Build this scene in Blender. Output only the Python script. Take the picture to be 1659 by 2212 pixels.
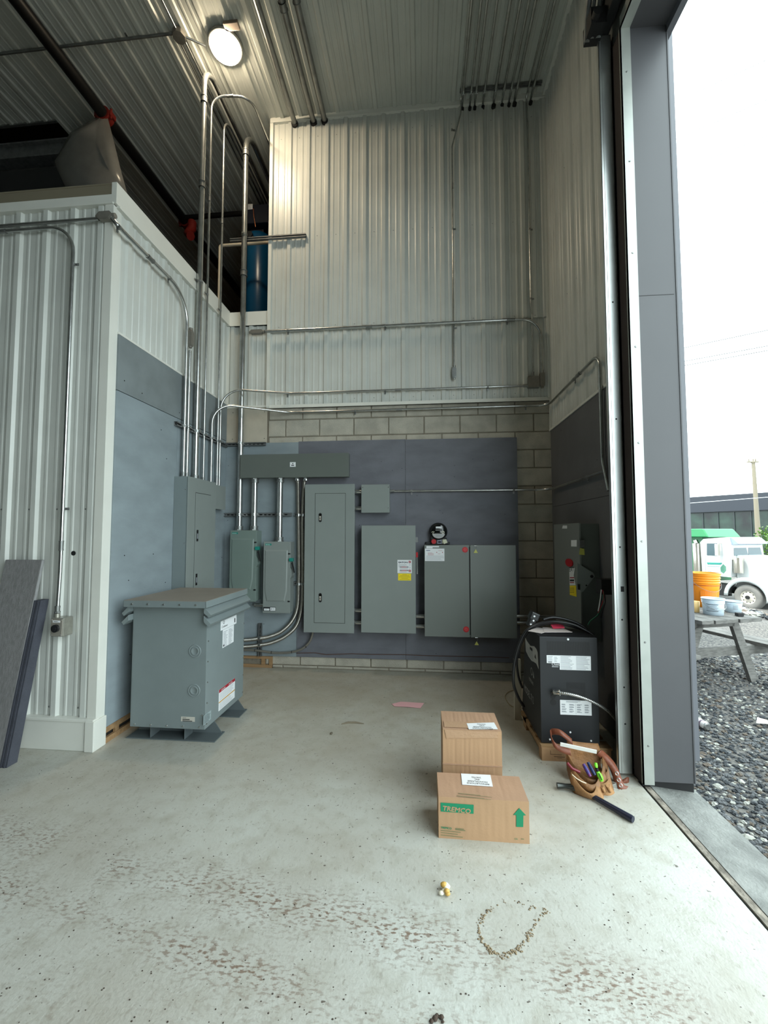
import bpy, bmesh, math, random
from mathutils import Vector, Matrix
random.seed(11)
for o in list(bpy.data.objects): bpy.data.objects.remove(o)
S = bpy.context.scene
C = S.collection
PI = math.pi
# ---------------------------------------------------------------- camera
FPX, PITCH, YAW, CAMZ = 890.56, .0515, .0931, 1.5406
cd = bpy.data.cameras.new('camera'); cam = bpy.data.objects.new('camera', cd); C.objects.link(cam)
cd.sensor_fit = 'VERTICAL'; cd.sensor_height = 36.0; cd.lens = FPX / 2212 * 36.0
cd.clip_start = .05; cd.clip_end = 400
cam.location = (0, 0, CAMZ); cam.rotation_euler = (PI / 2 + PITCH, 0, YAW)
S.camera = cam
# ---------------------------------------------------------------- light
w = bpy.data.worlds.new('overcast_sky'); S.world = w; w.use_nodes = True
bg = w.node_tree.nodes['Background']; bg.inputs[0].default_value = (.86, 1.0, 1.02, 1); bg.inputs[1].default_value = 3.1
sd = bpy.data.lights.new('sun', 'SUN'); sun = bpy.data.objects.new('sun', sd); C.objects.link(sun)
sd.energy = 3.2; sd.angle = math.radians(2); sd.color = (1, .95, .86)
sun.rotation_euler = Vector((.36, .10, -.92)).to_track_quat('-Z', 'Y').to_euler()
# daylight sampling portal in the big door opening (guides sky sampling, adds no light)
pd_ = bpy.data.lights.new('door_portal', 'AREA'); po = bpy.data.objects.new('door_portal', pd_); C.objects.link(po)
pd_.shape = 'RECTANGLE'; pd_.size = 4.9; pd_.size_y = 5.4; pd_.cycles.is_portal = True
po.location = (1.7, .05, 2.45); po.rotation_euler = Vector((-1, 0, 0)).to_track_quat('-Z', 'Y').to_euler()
S.view_settings.view_transform = 'Standard'; S.view_settings.look = 'None'
S.view_settings.gamma = 1; S.view_settings.exposure = 0.8; S.view_settings.use_curve_mapping = False

# ---------------------------------------------------------------- room numbers (metres)
D, L, N, R, H = 4.686, -2.333, 2.835, 1.436, 6.605
U, E, TZ = -1.826, 4.202, 3.042      # left edge of the high wall, top of the mezzanine wall, trim height
def ray(px, py):
    u = (px - 829.5) / FPX; v = -(py - 1106) / FPX
    c, s = math.cos(PITCH), math.sin(PITCH); y, z = c - s * v, s + c * v
    c, s = math.cos(YAW), math.sin(YAW)
    return Vector((c * u - s * y, s * u + c * y, z))
def P(px, py, ax, val):
    r = ray(px, py); o = Vector((0, 0, CAMZ)); return o + r * ((val - o[ax]) / r[ax])
def PB(px, py, d=0): return P(px, py, 1, D - d)
def PL(px, py, d=0): return P(px, py, 0, L + d)
def PR(px, py, d=0): return P(px, py, 0, R - d)
def PF(px, py, z=0): return P(px, py, 2, z)
def PC(px, py, d=0): return P(px, py, 2, H - d)
def PN(px, py, d=0): return P(px, py, 1, N - d)
def PD(px, py, d):
    r = ray(px, py); f = Vector((-math.sin(YAW) * math.cos(PITCH), math.cos(YAW) * math.cos(PITCH), math.sin(PITCH)))
    return Vector((0, 0, CAMZ)) + r * (d / r.dot(f))

# ---------------------------------------------------------------- materials
def lin(c):
    return tuple((x / 255 / 12.92 if x / 255 <= .04045 else ((x / 255 + .055) / 1.055) ** 2.4) for x in c) + (1,)
def mat(name, rgb, rough=.5, metal=0, var=0, vscale=6, bump=0, bscale=40, stretch=None, rgb2=None, spec=None, contrast=(.35, .65)):
    m = bpy.data.materials.new(name); m.use_nodes = True; nt = m.node_tree; b = nt.nodes['Principled BSDF']
    b.inputs['Base Color'].default_value = lin(rgb); b.inputs['Roughness'].default_value = rough; b.inputs['Metallic'].default_value = metal
    if spec is not None: b.inputs['Specular IOR Level'].default_value = spec
    if var or rgb2 or bump:
        tc = nt.nodes.new('ShaderNodeTexCoord'); mp = nt.nodes.new('ShaderNodeMapping')
        nt.links.new(tc.outputs['Object'], mp.inputs[0])
        if stretch: mp.inputs['Scale'].default_value = stretch
    if var or rgb2:
        n = nt.nodes.new('ShaderNodeTexNoise'); n.inputs['Scale'].default_value = vscale; n.inputs['Detail'].default_value = 6
        nt.links.new(mp.outputs[0], n.inputs[0])
        cr = nt.nodes.new('ShaderNodeValToRGB'); nt.links.new(n.outputs[0], cr.inputs[0])
        a = lin(rgb); c2 = lin(rgb2) if rgb2 else tuple(x * (1 - var) for x in a[:3]) + (1,)
        cr.color_ramp.elements[0].color = c2; cr.color_ramp.elements[0].position = contrast[0]
        cr.color_ramp.elements[1].color = a; cr.color_ramp.elements[1].position = contrast[1]
        nt.links.new(cr.outputs[0], b.inputs['Base Color'])
    if bump:
        n = nt.nodes.new('ShaderNodeTexNoise'); n.inputs['Scale'].default_value = bscale; n.inputs['Detail'].default_value = 4
        nt.links.new(mp.outputs[0], n.inputs[0])
        bp = nt.nodes.new('ShaderNodeBump'); bp.inputs['Strength'].default_value = bump; bp.inputs['Distance'].default_value = .01
        nt.links.new(n.outputs[0], bp.inputs['Height']); nt.links.new(bp.outputs[0], b.inputs['Normal'])
    return m
WHITE = mat('white_ribbed_steel', (206, 208, 202), .34, 0, .10, 2.5)
CEIL = mat('ceiling_liner_steel', (196, 199, 192), .36, 0, .1, 2)
FARW = mat('dim_hall_wall', (84, 84, 80), .8)
TRIM = mat('white_trim_steel', (222, 222, 214), .4, 0, .05, 4)
BEIGE = mat('beige_painted_board', (188, 180, 164), .7, 0, .12, 8)
PLYL = mat('blue_grey_plywood', (140, 151, 156), .62, 0, .16, 3, .15, 60, (1, 1, 2.2))
PLYD = mat('dark_grey_plywood', (110, 112, 120), .62, 0, .22, 3.2, .15, 60, (1, 1, 2.2))
PLYR = mat('right_wall_plywood', (98, 98, 100), .7, 0, .15, 3, .12, 60)
BLOCK = mat('concrete_block', (188, 182, 168), .95, 0, .22, 7, .7, 130)
MORTAR = mat('mortar', (128, 120, 106), .95, 0, .2, 20, .6, 90)
PANEL = mat('grey_enamel', (133, 140, 137), .42, 0, .04, 5)
PANELD = mat('grey_enamel_dark', (98, 104, 99), .42, 0, .05, 5)
PANELB = mat('grey_enamel_transformer', (122, 132, 133), .45, 0, .05, 6)
PANELG = mat('green_grey_enamel', (118, 133, 127), .42, 0, .05, 5)
GALV = mat('galvanized_steel', (196, 198, 196), .24, .92, .22, 14)
GALVD = mat('dull_galvanized_steel', (150, 152, 150), .42, .8, .25, 12)
STRUT = mat('strut_steel', (140, 142, 142), .4, .6, .25, 20)
FLEX = mat('flexible_steel', (170, 166, 158), .3, .9, .1, 30)
FIT = mat('grey_cast_fitting', (132, 128, 120), .5, .35, .12, 30, .2, 120)
BLACK = mat('black_enamel', (26, 27, 30), .42)
RUBBER = mat('black_rubber', (16, 16, 17), .65)
DARK = mat('painted_void_shade', (34, 30, 26), .9, 0, .3, 2)  # shade of the unlit mezzanine space is put into this near-black colour
INK = mat('black_ink', (24, 26, 30), .7)
PAPER = mat('white_label', (228, 230, 232), .55)
GREYINK = mat('grey_print', (140, 144, 150), .7)
YEL = mat('yellow_label', (240, 214, 20), .5)
REDM = mat('red_plastic', (196, 30, 38), .4)
REDD = mat('dark_red_print', (160, 32, 46), .6)
TEAL = mat('teal_plastic', (20, 128, 116), .45)
CARD = mat('cardboard', (180, 144, 110), .85, 0, .05, 5, .06, 90)
CARDT = mat('cardboard_top', (172, 137, 110), .8, 0, .07, 6, .1, 90)
TAPE = mat('clear_tape', (180, 146, 116), .12, bump=.25, bscale=60)
GREENP = mat('green_print', (24, 132, 92), .8)
WOOD = mat('pine_wood', (164, 130, 92), .8, 0, .3, 5, .2, 60, (1, 8, 8))
GWOOD = mat('weathered_wood', (118, 116, 112), .9, 0, .4, 4, .4, 50, (3, 3, 14))
COMPO = mat('grey_composite_board', (138, 136, 136), .75, 0, .28, 9, .5, 60, (14, 14, .8))
COMPE = mat('grey_composite_edge', (150, 150, 150), .8, 0, .15, 20)
JAMB = mat('grey_steel_flashing', (80, 80, 83), .5, 0, .05, 4)
CLAD = mat('light_grey_cladding', (104, 106, 112), .5)
ANGLE = mat('galvanized_angle', (176, 180, 174), .38, .35, .1, 9)
BRASS = mat('copper_line', (196, 120, 80), .3, .9)

# ---------------------------------------------------------------- mesh builder
class MB:
    def __init__(s): s.v = []; s.f = []; s.m = []; s.s = []
    def add(s, vs, fs, mi=0, sm=False):
        o = len(s.v); s.v += [Vector(p) for p in vs]
        for f in fs: s.f.append(tuple(o + i for i in f)); s.m.append(mi); s.s.append(sm)
        return s
    def box(s, a, b, mi=0):
        x0, x1 = sorted((a[0], b[0])); y0, y1 = sorted((a[1], b[1])); z0, z1 = sorted((a[2], b[2]))
        return s.hexa([(x0, y0, z0), (x1, y0, z0), (x1, y1, z0), (x0, y1, z0), (x0, y0, z1), (x1, y0, z1), (x1, y1, z1), (x0, y1, z1)], mi)
    def hexa(s, p, mi=0):
        return s.add(p, [(0, 3, 2, 1), (4, 5, 6, 7), (0, 1, 5, 4), (1, 2, 6, 5), (2, 3, 7, 6), (3, 0, 4, 7)], mi)
    def obox(s, c, u, v, n, mi=0):      # centre and three half vectors
        c, u, v, n = map(Vector, (c, u, v, n))
        return s.hexa([c - u - v - n, c + u - v - n, c + u + v - n, c - u + v - n, c - u - v + n, c + u - v + n, c + u + v + n, c - u + v + n], mi)
    def bar(s, p, q, w, h, up=(0, 0, 1), mi=0):
        p, q = Vector(p), Vector(q); t = (q - p).normalized(); a = t.cross(Vector(up))
        if a.length < 1e-4: a = t.cross(Vector((1, 0, 0)))
        a.normalize(); b = a.cross(t)
        return s.obox((p + q) / 2, a * w / 2, b * h / 2, (q - p) / 2, mi)
    def prism(s, pts, vec, mi=0):
        pts = [Vector(p) for p in pts]; n = len(pts); vec = Vector(vec)
        s.add(pts, [tuple(range(n))[::-1]], mi); s.add([p + vec for p in pts], [tuple(range(n))], mi)
        return s.add(pts + [p + vec for p in pts], [(i, (i + 1) % n, n + (i + 1) % n, n + i) for i in range(n)], mi)
    def ring(s, c, t, r, n):
        t = Vector(t).normalized(); a = t.cross(Vector((0, 0, 1)))
        if a.length < .02: a = t.cross(Vector((0, 1, 0)))
        a.normalize(); b = t.cross(a)
        return [Vector(c) + (a * math.cos(2 * PI * k / n) + b * math.sin(2 * PI * k / n)) * r for k in range(n)]
    def cyl(s, p, q, r, r2=None, n=16, mi=0, cap=True, sm=True):
        p, q = Vector(p), Vector(q); r2 = r if r2 is None else r2; t = q - p
        A = s.ring(p, t, r, n); B = s.ring(q, t, r2, n)
        s.add(A + B, [(i, (i + 1) % n, n + (i + 1) % n, n + i) for i in range(n)], mi, sm)
        if cap: s.add(A, [tuple(range(n))[::-1]], mi); s.add(B, [tuple(range(n))], mi)
        return s
    def tube(s, path, r, n=10, mi=0, cap=True, closed=False):
        path = [Vector(p) for p in path]; m = len(path); rs = r if callable(r) else (lambda i: r)
        T = []
        for i in range(m):
            a = path[(i - 1) % m] if closed else path[max(i - 1, 0)]; b = path[(i + 1) % m] if closed else path[min(i + 1, m - 1)]
            T.append((b - a).normalized())
        up = T[0].cross(Vector((0, 0, 1)))
        if up.length < .02: up = T[0].cross(Vector((0, 1, 0)))
        up.normalize(); vs = []
        for i in range(m):
            up = (up - T[i] * up.dot(T[i])).normalized(); bb = T[i].cross(up)
            vs += [path[i] + (up * math.cos(2 * PI * k / n) + bb * math.sin(2 * PI * k / n)) * rs(i) for k in range(n)]
        fs = [(i * n + k, i * n + (k + 1) % n, ((i + 1) % m) * n + (k + 1) % n, ((i + 1) % m) * n + k) for i in range(m if closed else m - 1) for k in range(n)]
        s.add(vs, fs, mi, True)
        if cap and not closed: s.add(vs[:n], [tuple(range(n))[::-1]], mi); s.add(vs[-n:], [tuple(range(n))], mi)
        return s
    def lathe(s, prof, c=(0, 0, 0), axis=(0, 0, 1), n=24, mi=0, sm=True):
        axis = Vector(axis).normalized(); c = Vector(c); vs = []
        for r, z in prof: vs += s.ring(c + axis * z, axis, max(r, 1e-4), n)
        m = len(prof)
        return s.add(vs, [(i * n + k, i * n + (k + 1) % n, (i + 1) * n + (k + 1) % n, (i + 1) * n + k) for i in range(m - 1) for k in range(n)], mi, sm)
    def ball(s, c, r, q=(1, 1, 1), n=10, m=6, mi=0):
        vs = []; c = Vector(c)
        for i in range(m + 1):
            a = PI * i / m
            for k in range(n): vs.append(c + Vector((math.sin(a) * math.cos(2 * PI * k / n) * q[0], math.sin(a) * math.sin(2 * PI * k / n) * q[1], math.cos(a) * q[2])) * r)
        return s.add(vs, [(i * n + k, (i + 1) * n + k, (i + 1) * n + (k + 1) % n, i * n + (k + 1) % n) for i in range(m) for k in range(n)], mi, True)
    def text(s, body, size, o, u=(1, 0, 0), v=(0, 0, 1), mi=0, align='LEFT', ext=.0006, sx=1, bold=0):
        cu = bpy.data.curves.new('t', 'FONT'); cu.body = body; cu.size = size; cu.align_x = align; cu.resolution_u = 2
        ob = bpy.data.objects.new('t', cu); C.objects.link(ob)
        dg = bpy.context.evaluated_depsgraph_get(); me = bpy.data.meshes.new_from_object(ob.evaluated_get(dg))
        u, v = Vector(u).normalized(), Vector(v).normalized(); n = u.cross(v)
        for bi, (bx, by) in enumerate(((0, 0), (bold, 0), (-bold, 0), (0, bold), (0, -bold)) if bold else ((0, 0),)):
            s.add([Vector(o) + u * (p.co.x * sx + bx * size) + v * (p.co.y + by * size) + n * (ext + bi * .00012) for p in me.vertices], [tuple(p.vertices) for p in me.polygons], mi)
        bpy.data.objects.remove(ob); bpy.data.meshes.remove(me); bpy.data.curves.remove(cu)
        return s
    def build(s, name, mats, parent=None, label=None, cat=None, group=None, kind=None, bevel=0, local=False, seg=2):
        if not isinstance(mats, (list, tuple)): mats = [mats]
        me = bpy.data.meshes.new(name)
        if local: org = Vector((0, 0, 0)); vs = s.v
        elif parent: Mi = W(parent).inverted(); vs = [Mi @ p for p in s.v]
        else:
            xs = [p.x for p in s.v]; ys = [p.y for p in s.v]; zs = [p.z for p in s.v]
            org = Vector(((min(xs) + max(xs)) / 2, (min(ys) + max(ys)) / 2, min(zs))); vs = [p - org for p in s.v]
        me.from_pydata([tuple(p) for p in vs], [], s.f); me.update()
        for m in mats: me.materials.append(m)
        me.polygons.foreach_set('material_index', s.m); me.polygons.foreach_set('use_smooth', s.s)
        bm = bmesh.new(); bm.from_mesh(me); bmesh.ops.recalc_face_normals(bm, faces=bm.faces); bm.to_mesh(me); bm.free()
        o = bpy.data.objects.new(name, me); C.objects.link(o)
        if parent: o.parent = parent
        elif not local: o.location = org
        if bevel:
            b = o.modifiers.new('bevel', 'BEVEL'); b.width = bevel; b.segments = seg; b.limit_method = 'ANGLE'; b.angle_limit = .7
        tag(o, label, cat, group, kind)
        return o
def W(o):
    M = Matrix.Translation(o.location) @ o.rotation_euler.to_matrix().to_4x4()
    return (W(o.parent) @ M) if o.parent else M
def tag(o, label=None, cat=None, group=None, kind=None):
    for k, v in (('label', label), ('category', cat), ('group', group), ('kind', kind)):
        if v: o[k] = v
    return o
def thing(name, label, cat, loc, rz=0, group=None):
    o = bpy.data.objects.new(name, None); C.objects.link(o); o.empty_display_size = .1
    o.location = loc; o.rotation_euler = (0, 0, rz); return tag(o, label, cat, group)
def struct(mb, name, mats, **k):
    return mb.build(name, mats, kind='structure', **k)
def copy_tree(o, parent=None, loc=None, label=None):
    c = o.copy(); C.objects.link(c)
    if parent: c.parent = parent
    if loc is not None: c.location = loc
    if label: c['label'] = label
    for ch in list(o.children): copy_tree(ch, c)
    return c
V = Vector
def fillet(pts, rad, n=8):
    pts = [Vector(p) for p in pts]; out = [pts[0]]
    for i in range(1, len(pts) - 1):
        r = rad[i - 1] if isinstance(rad, (list, tuple)) else rad
        a, b, c = pts[i - 1], pts[i], pts[i + 1]; d1 = (a - b).normalized(); d2 = (c - b).normalized()
        ang = d1.angle(d2)
        if ang > PI - .02 or r <= 0: out.append(b); continue
        t = min(r / math.tan(ang / 2), (a - b).length * .49, (c - b).length * .49); rr = t * math.tan(ang / 2)
        cen = b + (d1 + d2).normalized() * (rr / math.sin(ang / 2))
        p, q = b + d1 * t, b + d2 * t; e1 = (p - cen); e2 = (q - cen); w_ = e1.angle(e2)
        for k in range(n + 1):
            f = k / n; out.append(cen + (e1 * math.sin((1 - f) * w_) + e2 * math.sin(f * w_)) / math.sin(w_))
    out.append(pts[-1]); return out
def conduit(label, pts, r=.0135, bend=.14, coup=(), strap=(), clamp=(), group=None, m=None, name='conduit', cat='conduit', conn=()):
    """coup: points on a run + direction; strap: (point, wall normal, side direction); clamp: the same on a strut; conn: end connectors"""
    pts = [Vector(p) for p in pts]; t = thing(name, label, cat, min(pts, key=lambda p: p.z), 0, group)
    MB().tube(fillet(pts, bend), r, 12).build('pipe', m or GALV, t)
    for p, d in coup:
        p, d = Vector(p), Vector(d).normalized(); k = MB()
        k.cyl(p - d * .035, p + d * .035, r * 1.16, n=14); k.cyl(p - d * .035, p - d * .028, r * 1.3, n=14); k.cyl(p + d * .028, p + d * .035, r * 1.3, n=14)
        k.build('coupling', GALVD, t)
    for p, d in conn:
        p, d = Vector(p), Vector(d).normalized(); k = MB()
        k.cyl(p, p + d * .045, r * 1.25, n=14); k.cyl(p, p + d * .012, r * 1.5, n=8, sm=False); k.cyl(p + d * .035, p + d * .05, r * 1.35, n=14)
        k.build('connector', GALVD, t)
    for p, nn, sd_ in strap:
        p, nn, sd_ = Vector(p), Vector(nn).normalized(), Vector(sd_).normalized(); ax = nn.cross(sd_); k = MB()
        k.cyl(p - ax * .009, p + ax * .009, r * 1.14, n=14, sm=False)
        k.obox(p + sd_ * (r + .012) - nn * r * .8, sd_ * .016, ax * .009, nn * .002)
        k.cyl(p + sd_ * (r + .017) - nn * r * .8, p + sd_ * (r + .017) - nn * (r * .8 - .007), .006, n=8)
        k.build('strap', GALVD, t)
    for p, nn, sd_ in clamp:
        p, nn, sd_ = Vector(p), Vector(nn).normalized(), Vector(sd_).normalized(); ax = nn.cross(sd_); k = MB()
        k.cyl(p - ax * .013, p + ax * .013, r * 1.12, n=14, sm=False)
        k.obox(p + nn * (r + .008), sd_ * .006, ax * .011, nn * .011)
        k.cyl(p + nn * (r + .01) - sd_ * .016, p + nn * (r + .01) + sd_ * .016, .005, n=8)
        k.obox(p + sd_ * r - nn * r * .6, sd_ * .004, ax * .012, nn * r * .7); k.obox(p - sd_ * r - nn * r * .6, sd_ * .004, ax * .012, nn * r * .7)
        k.build('clamp', GALV, t)
    return t
def strut(label, p, q, nrm, wd=.041, dp=.03):
    p, q, nrm = Vector(p), Vector(q), Vector(nrm).normalized(); t = (q - p).normalized(); a = t.cross(nrm).normalized()
    h = wd / 2; th = .003; k = MB()
    for pts in ([(-h, 0), (h, 0), (h, th), (-h, th)], [(-h, 0), (-h + th, 0), (-h + th, dp), (-h, dp)], [(h - th, 0), (h, 0), (h, dp), (h - th, dp)],
                [(-h, dp - th), (-h + .011, dp - th), (-h + .011, dp), (-h, dp)], [(h - .011, dp - th), (h, dp - th), (h, dp), (h - .011, dp)]):
        k.prism([p + a * x + nrm * y for x, y in pts], q - p)
    n = int((q - p).length / .05)
    for i in range(n):
        c = p + t * (.025 + .05 * i) + nrm * (th + .0005); k.obox(c, t * .014, a * .006, nrm * .0004, 1)
    return k.build('strut_channel', [STRUT, RUBBER], label=label, cat='strut channel')
def ribs(k, o, u, v, n, width, height, pitch=.2286, phase=0., mi=0, rh=.019):
    o, u, v, n = map(Vector, (o, u, v, n)); prof = [(0., 0.)]; q = int(width / pitch) + 3
    raw = []
    for i in range(-1, q):
        c = phase + i * pitch
        raw += [(c - .031, 0), (c - .019, rh), (c + .019, rh), (c + .031, 0)]
        for f in (1 / 3, 2 / 3):
            d = c + pitch * f; raw += [(d - .014, 0), (d - .007, .0048), (d + .007, .0048), (d + .014, 0)]
    def at(x):
        for (a, b), (c_, d_) in zip(raw, raw[1:]):
            if a <= x <= c_: return b + (d_ - b) * (x - a) / max(c_ - a, 1e-9)
        return 0
    pr = [(0, at(0))] + [p for p in raw if 0 < p[0] < width] + [(width, at(width))]
    m = len(pr); A = [o + u * x + n * y for x, y in pr]; B = [p + v * height for p in A]
    k.add(A + B, [(i, i + 1, m + i + 1, m + i) for i in range(m - 1)], mi)
def screwheads(k, pts, n, r=.005, mi=0):
    n = Vector(n).normalized()
    for p in pts: k.cyl(Vector(p), Vector(p) + n * .003, r, r * .7, n=8, mi=mi)
X, Y, Z = V((1, 0, 0)), V((0, 1, 0)), V((0, 0, 1))
# ================================================================= SETTING
def floor_mat():
    m = bpy.data.materials.new('dirty_concrete_floor'); m.use_nodes = True; nt = m.node_tree; b = nt.nodes['Principled BSDF']; b.inputs['Roughness'].default_value = .5
    nd = nt.nodes; lk = nt.links
    g = nd.new('ShaderNodeNewGeometry')
    def noise(sc, det=5, st=(1, 1, 1), rot=0, rough=.55):
        mp = nd.new('ShaderNodeMapping'); mp.inputs['Scale'].default_value = st; mp.inputs['Rotation'].default_value = (0, 0, rot); lk.new(g.outputs['Position'], mp.inputs[0])
        n = nd.new('ShaderNodeTexNoise'); n.inputs['Scale'].default_value = sc; n.inputs['Detail'].default_value = det; n.inputs['Roughness'].default_value = rough; lk.new(mp.outputs[0], n.inputs[0]); return n.outputs[0]
    def ramp(x, a, c, inv=False):
        r = nd.new('ShaderNodeMapRange'); r.inputs[1].default_value = a; r.inputs[2].default_value = c
        if inv: r.inputs[3].default_value = 1; r.inputs[4].default_value = 0
        lk.new(x, r.inputs[0]); return r.outputs[0]
    def math_(op, a, c):
        n = nd.new('ShaderNodeMath'); n.operation = op
        for i, x in enumerate((a, c)):
            if isinstance(x, (int, float)): n.inputs[i].default_value = x
            else: lk.new(x, n.inputs[i])
        return n.outputs[0]
    def mix(fac, a, c):
        n = nd.new('ShaderNodeMix'); n.data_type = 'RGBA'
        if isinstance(fac, float): n.inputs[0].default_value = fac
        else: lk.new(fac, n.inputs[0])
        for i, x in ((6, a), (7, c)):
            if isinstance(x, tuple): n.inputs[i].default_value = x
            else: lk.new(x, n.inputs[i])
        return n.outputs[2]
    sep0 = nd.new('ShaderNodeSeparateXYZ'); lk.new(g.outputs['Position'], sep0.inputs[0])
    col = mix(ramp(noise(1.1), .35, .65), lin((173, 171, 162)), lin((194, 197, 191)))
    col = mix(math_('MULTIPLY', ramp(noise(9), .48, .75), .5), col, lin((150, 145, 130)))
    col = mix(math_('MULTIPLY', ramp(noise(55, 3, (1, .5, 1)), .60, .68), .34), col, lin((120, 110, 96)))
    tan = math_('MULTIPLY', ramp(math_('ADD', sep0.outputs[1], math_('MULTIPLY', noise(1.3), 2.2)), 2.9, 4.7), math_('ADD', math_('MULTIPLY', noise(5), .9), .2)); col = mix(math_('MULTIPLY', tan, .75), col, lin((158, 146, 124)))
    col = mix(math_('MULTIPLY', ramp(noise(15, 8, (1, .6, 1), .5, .7), .56, .72), .35), col, lin((128, 116, 100)))
    spk = ramp(noise(34, 2, (1, 1.4, 1)), .70, .73); col = mix(math_('MULTIPLY', spk, .9), col, lin((84, 76, 68)))
    # old tyre tracks crossing the front of the slab
    sep = nd.new('ShaderNodeSeparateXYZ'); lk.new(g.outputs['Position'], sep.inputs[0])
    def band(y0, slope, wd):
        d = math_('ABSOLUTE', math_('SUBTRACT', sep.outputs[1], math_('ADD', math_('MULTIPLY', sep.outputs[0], slope), y0)), 0)
        return ramp(d, 0, wd, True)
    mask = math_('ADD', math_('ADD', math_('MULTIPLY', band(1.66, -.16, .17), 1.0), math_('MULTIPLY', band(1.36, -.20, .10), .9)), math_('MULTIPLY', band(1.25, -.1, .5), .25))
    tr = math_('MULTIPLY', mask, ramp(noise(52, 5, (.7, 1.5, 1)), .5, .6)); tr = math_('MULTIPLY', tr, ramp(noise(2.2, 2), .35, .55))
    col = mix(math_('MULTIPLY', tr, .95), col, lin((122, 104, 90)))
    lk.new(col, b.inputs['Base Color'])
    rr = ramp(noise(3), .3, .7); q = nd.new('ShaderNodeMapRange'); q.inputs[3].default_value = .38; q.inputs[4].default_value = .62; lk.new(rr, q.inputs[0]); lk.new(q.outputs[0], b.inputs['Roughness'])
    bp = nd.new('ShaderNodeBump'); bp.inputs['Strength'].default_value = .35; bp.inputs['Distance'].default_value = .006; lk.new(noise(70, 5), bp.inputs['Height']); lk.new(bp.outputs[0], b.inputs['Normal'])
    return m
FLOOR = floor_mat()
APRON = mat('apron_concrete', (132, 134, 130), .8, 0, .4, 7, .5, 60)
k = MB(); k.box((-12, -9, -.2), (1.325, 2.79, 0)); k.box((-12, 2.79, -.2), (1.44, 11, 0)); struct(k, 'floor', FLOOR)
k = MB(); k.box((1.325, -9, -.2), (1.343, 2.79, -.012), 0); k.box((1.343, -9, -.2), (1.376, 2.74, -.004), 1); struct(k, 'trim_1', [RUBBER, mat('dirt_crust', (156, 148, 136), .95, 0, .6, 16, .8, 60)])
k = MB(); k.hexa([(1.379, -9, -.2), (1.652, -9, -.2), (1.652, 2.80, -.2), (1.379, 2.80, -.2), (1.379, -9, -.002), (1.652, -9, -.03), (1.652, 2.80, -.03), (1.379, 2.80, -.002)], 0)
struct(k, 'trim_2', APRON)
# concrete block wall
z0 = PB(727, 904.4).z; j0 = PB(617.3, 920).x; ch, bw = .2032, .4064
k = MB(); k.box((-12, D, 0), (R, D + .2, TZ + .05), 1)
kk = int(z0 / ch) + 1
for i in range(-kk, 3):
    a, b = z0 + i * ch, z0 + (i + 1) * ch
    a, b = max(a, .0), min(b, TZ)
    if b - a < .03: continue
    off = 0 if (i % 2 == 1) else bw / 2
    x = j0 - off - bw * 3
    while x < R:
        xa, xb = max(x, U + .01), min(x + bw, R - .002)
        if xb - xa > .04:
            g = .005; jy = random.uniform(-.0015, .0015)
            x0_, x1_, zz0, zz1 = xa + g, xb - g, a + g, b - g; e = .006; yy = D - .008 + jy
            k.add([(x0_, D, zz0), (x1_, D, zz0), (x1_, D, zz1), (x0_, D, zz1), (x0_ + e, yy, zz0 + e), (x1_ - e, yy, zz0 + e), (x1_ - e, yy, zz1 - e), (x0_ + e, yy, zz1 - e)],
                  [(4, 5, 6, 7), (0, 1, 5, 4), (1, 2, 6, 5), (2, 3, 7, 6), (3, 0, 4, 7)], 0)
        x += bw
struct(k, 'wall_back', [BLOCK, MORTAR])
# high ribbed wall above the blocks: lower lapped sheet and the tall sheet over it
LAP = 3.965
k = MB(); k.box((U, D - .004, TZ), (R, D + .2, 7.2), 0)
rp = PB(625, 500, .02).x - U
ribs(k, (U + .03, D - .006, TZ), X, Z, -Y, R - U - .05, LAP + .04 - TZ, phase=rp - .03)
ribs(k, (U + .03, D - .022, LAP), X, Z, -Y, R - U - .05, H - LAP, phase=rp - .03)
k.box((U - .004, D - .05, TZ - .02), (U + .035, D + .2, 7.2), 1)
k.box((U, D - .03, TZ - .03), (R, D - .004, TZ + .012), 1); k.box((U, D - .045, TZ - .03), (R, D, TZ - .022), 1)
k.box((U, D - .055, H - .06), (R, D, H), 1); k.box((R - .045, D - .045, TZ), (R, D, H), 1)
pts = []
for i in range(-1, 18):
    x = U + rp + .114 + i * .2286
    if U + .06 < x < R - .06: pts += [(x, D - .006, TZ + .07), (x, D - .022, LAP + .03), (x, D - .022, 5.1), (x, D - .022, 6.35)]
screwheads(k, pts, -Y, mi=2)
struct(k, 'wall_back_upper', [WHITE, TRIM, GALVD])
# strip of back wall left of it, under the mezzanine edge
k = MB(); k.box((L, D - .002, 0), (U, D + .2, TZ), 1); k.box((L, D - .012, 2.61), (U - .002, D, TZ - .01), 2)
ribs(k, (L, D - .004, TZ), X, Z, -Y, U - L, 4.03 - TZ, phase=.06); k.box((L, D, TZ), (U, D + .15, 4.05), 0)
k.box((L, D - .03, 4.03), (U - .004, D + .1, E), 3); k.box((L, D - .036, 4.03), (U - .004, D, 4.045), 3)
k.box((L, D - .03, TZ - .012), (U - .004, D - .002, TZ + .012), 3); k.box((L, D - .03, TZ), (L + .03, D, 4.03), 3)
screwheads(k, [(-2.25, D - .013, 2.66), (-1.86, D - .013, 2.66), (-2.25, D - .013, 2.98), (-1.86, D - .013, 2.98)], -Y, mi=4)
struct(k, 'wall_back_lower', [WHITE, MORTAR, BEIGE, TRIM, RUBBER])
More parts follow.
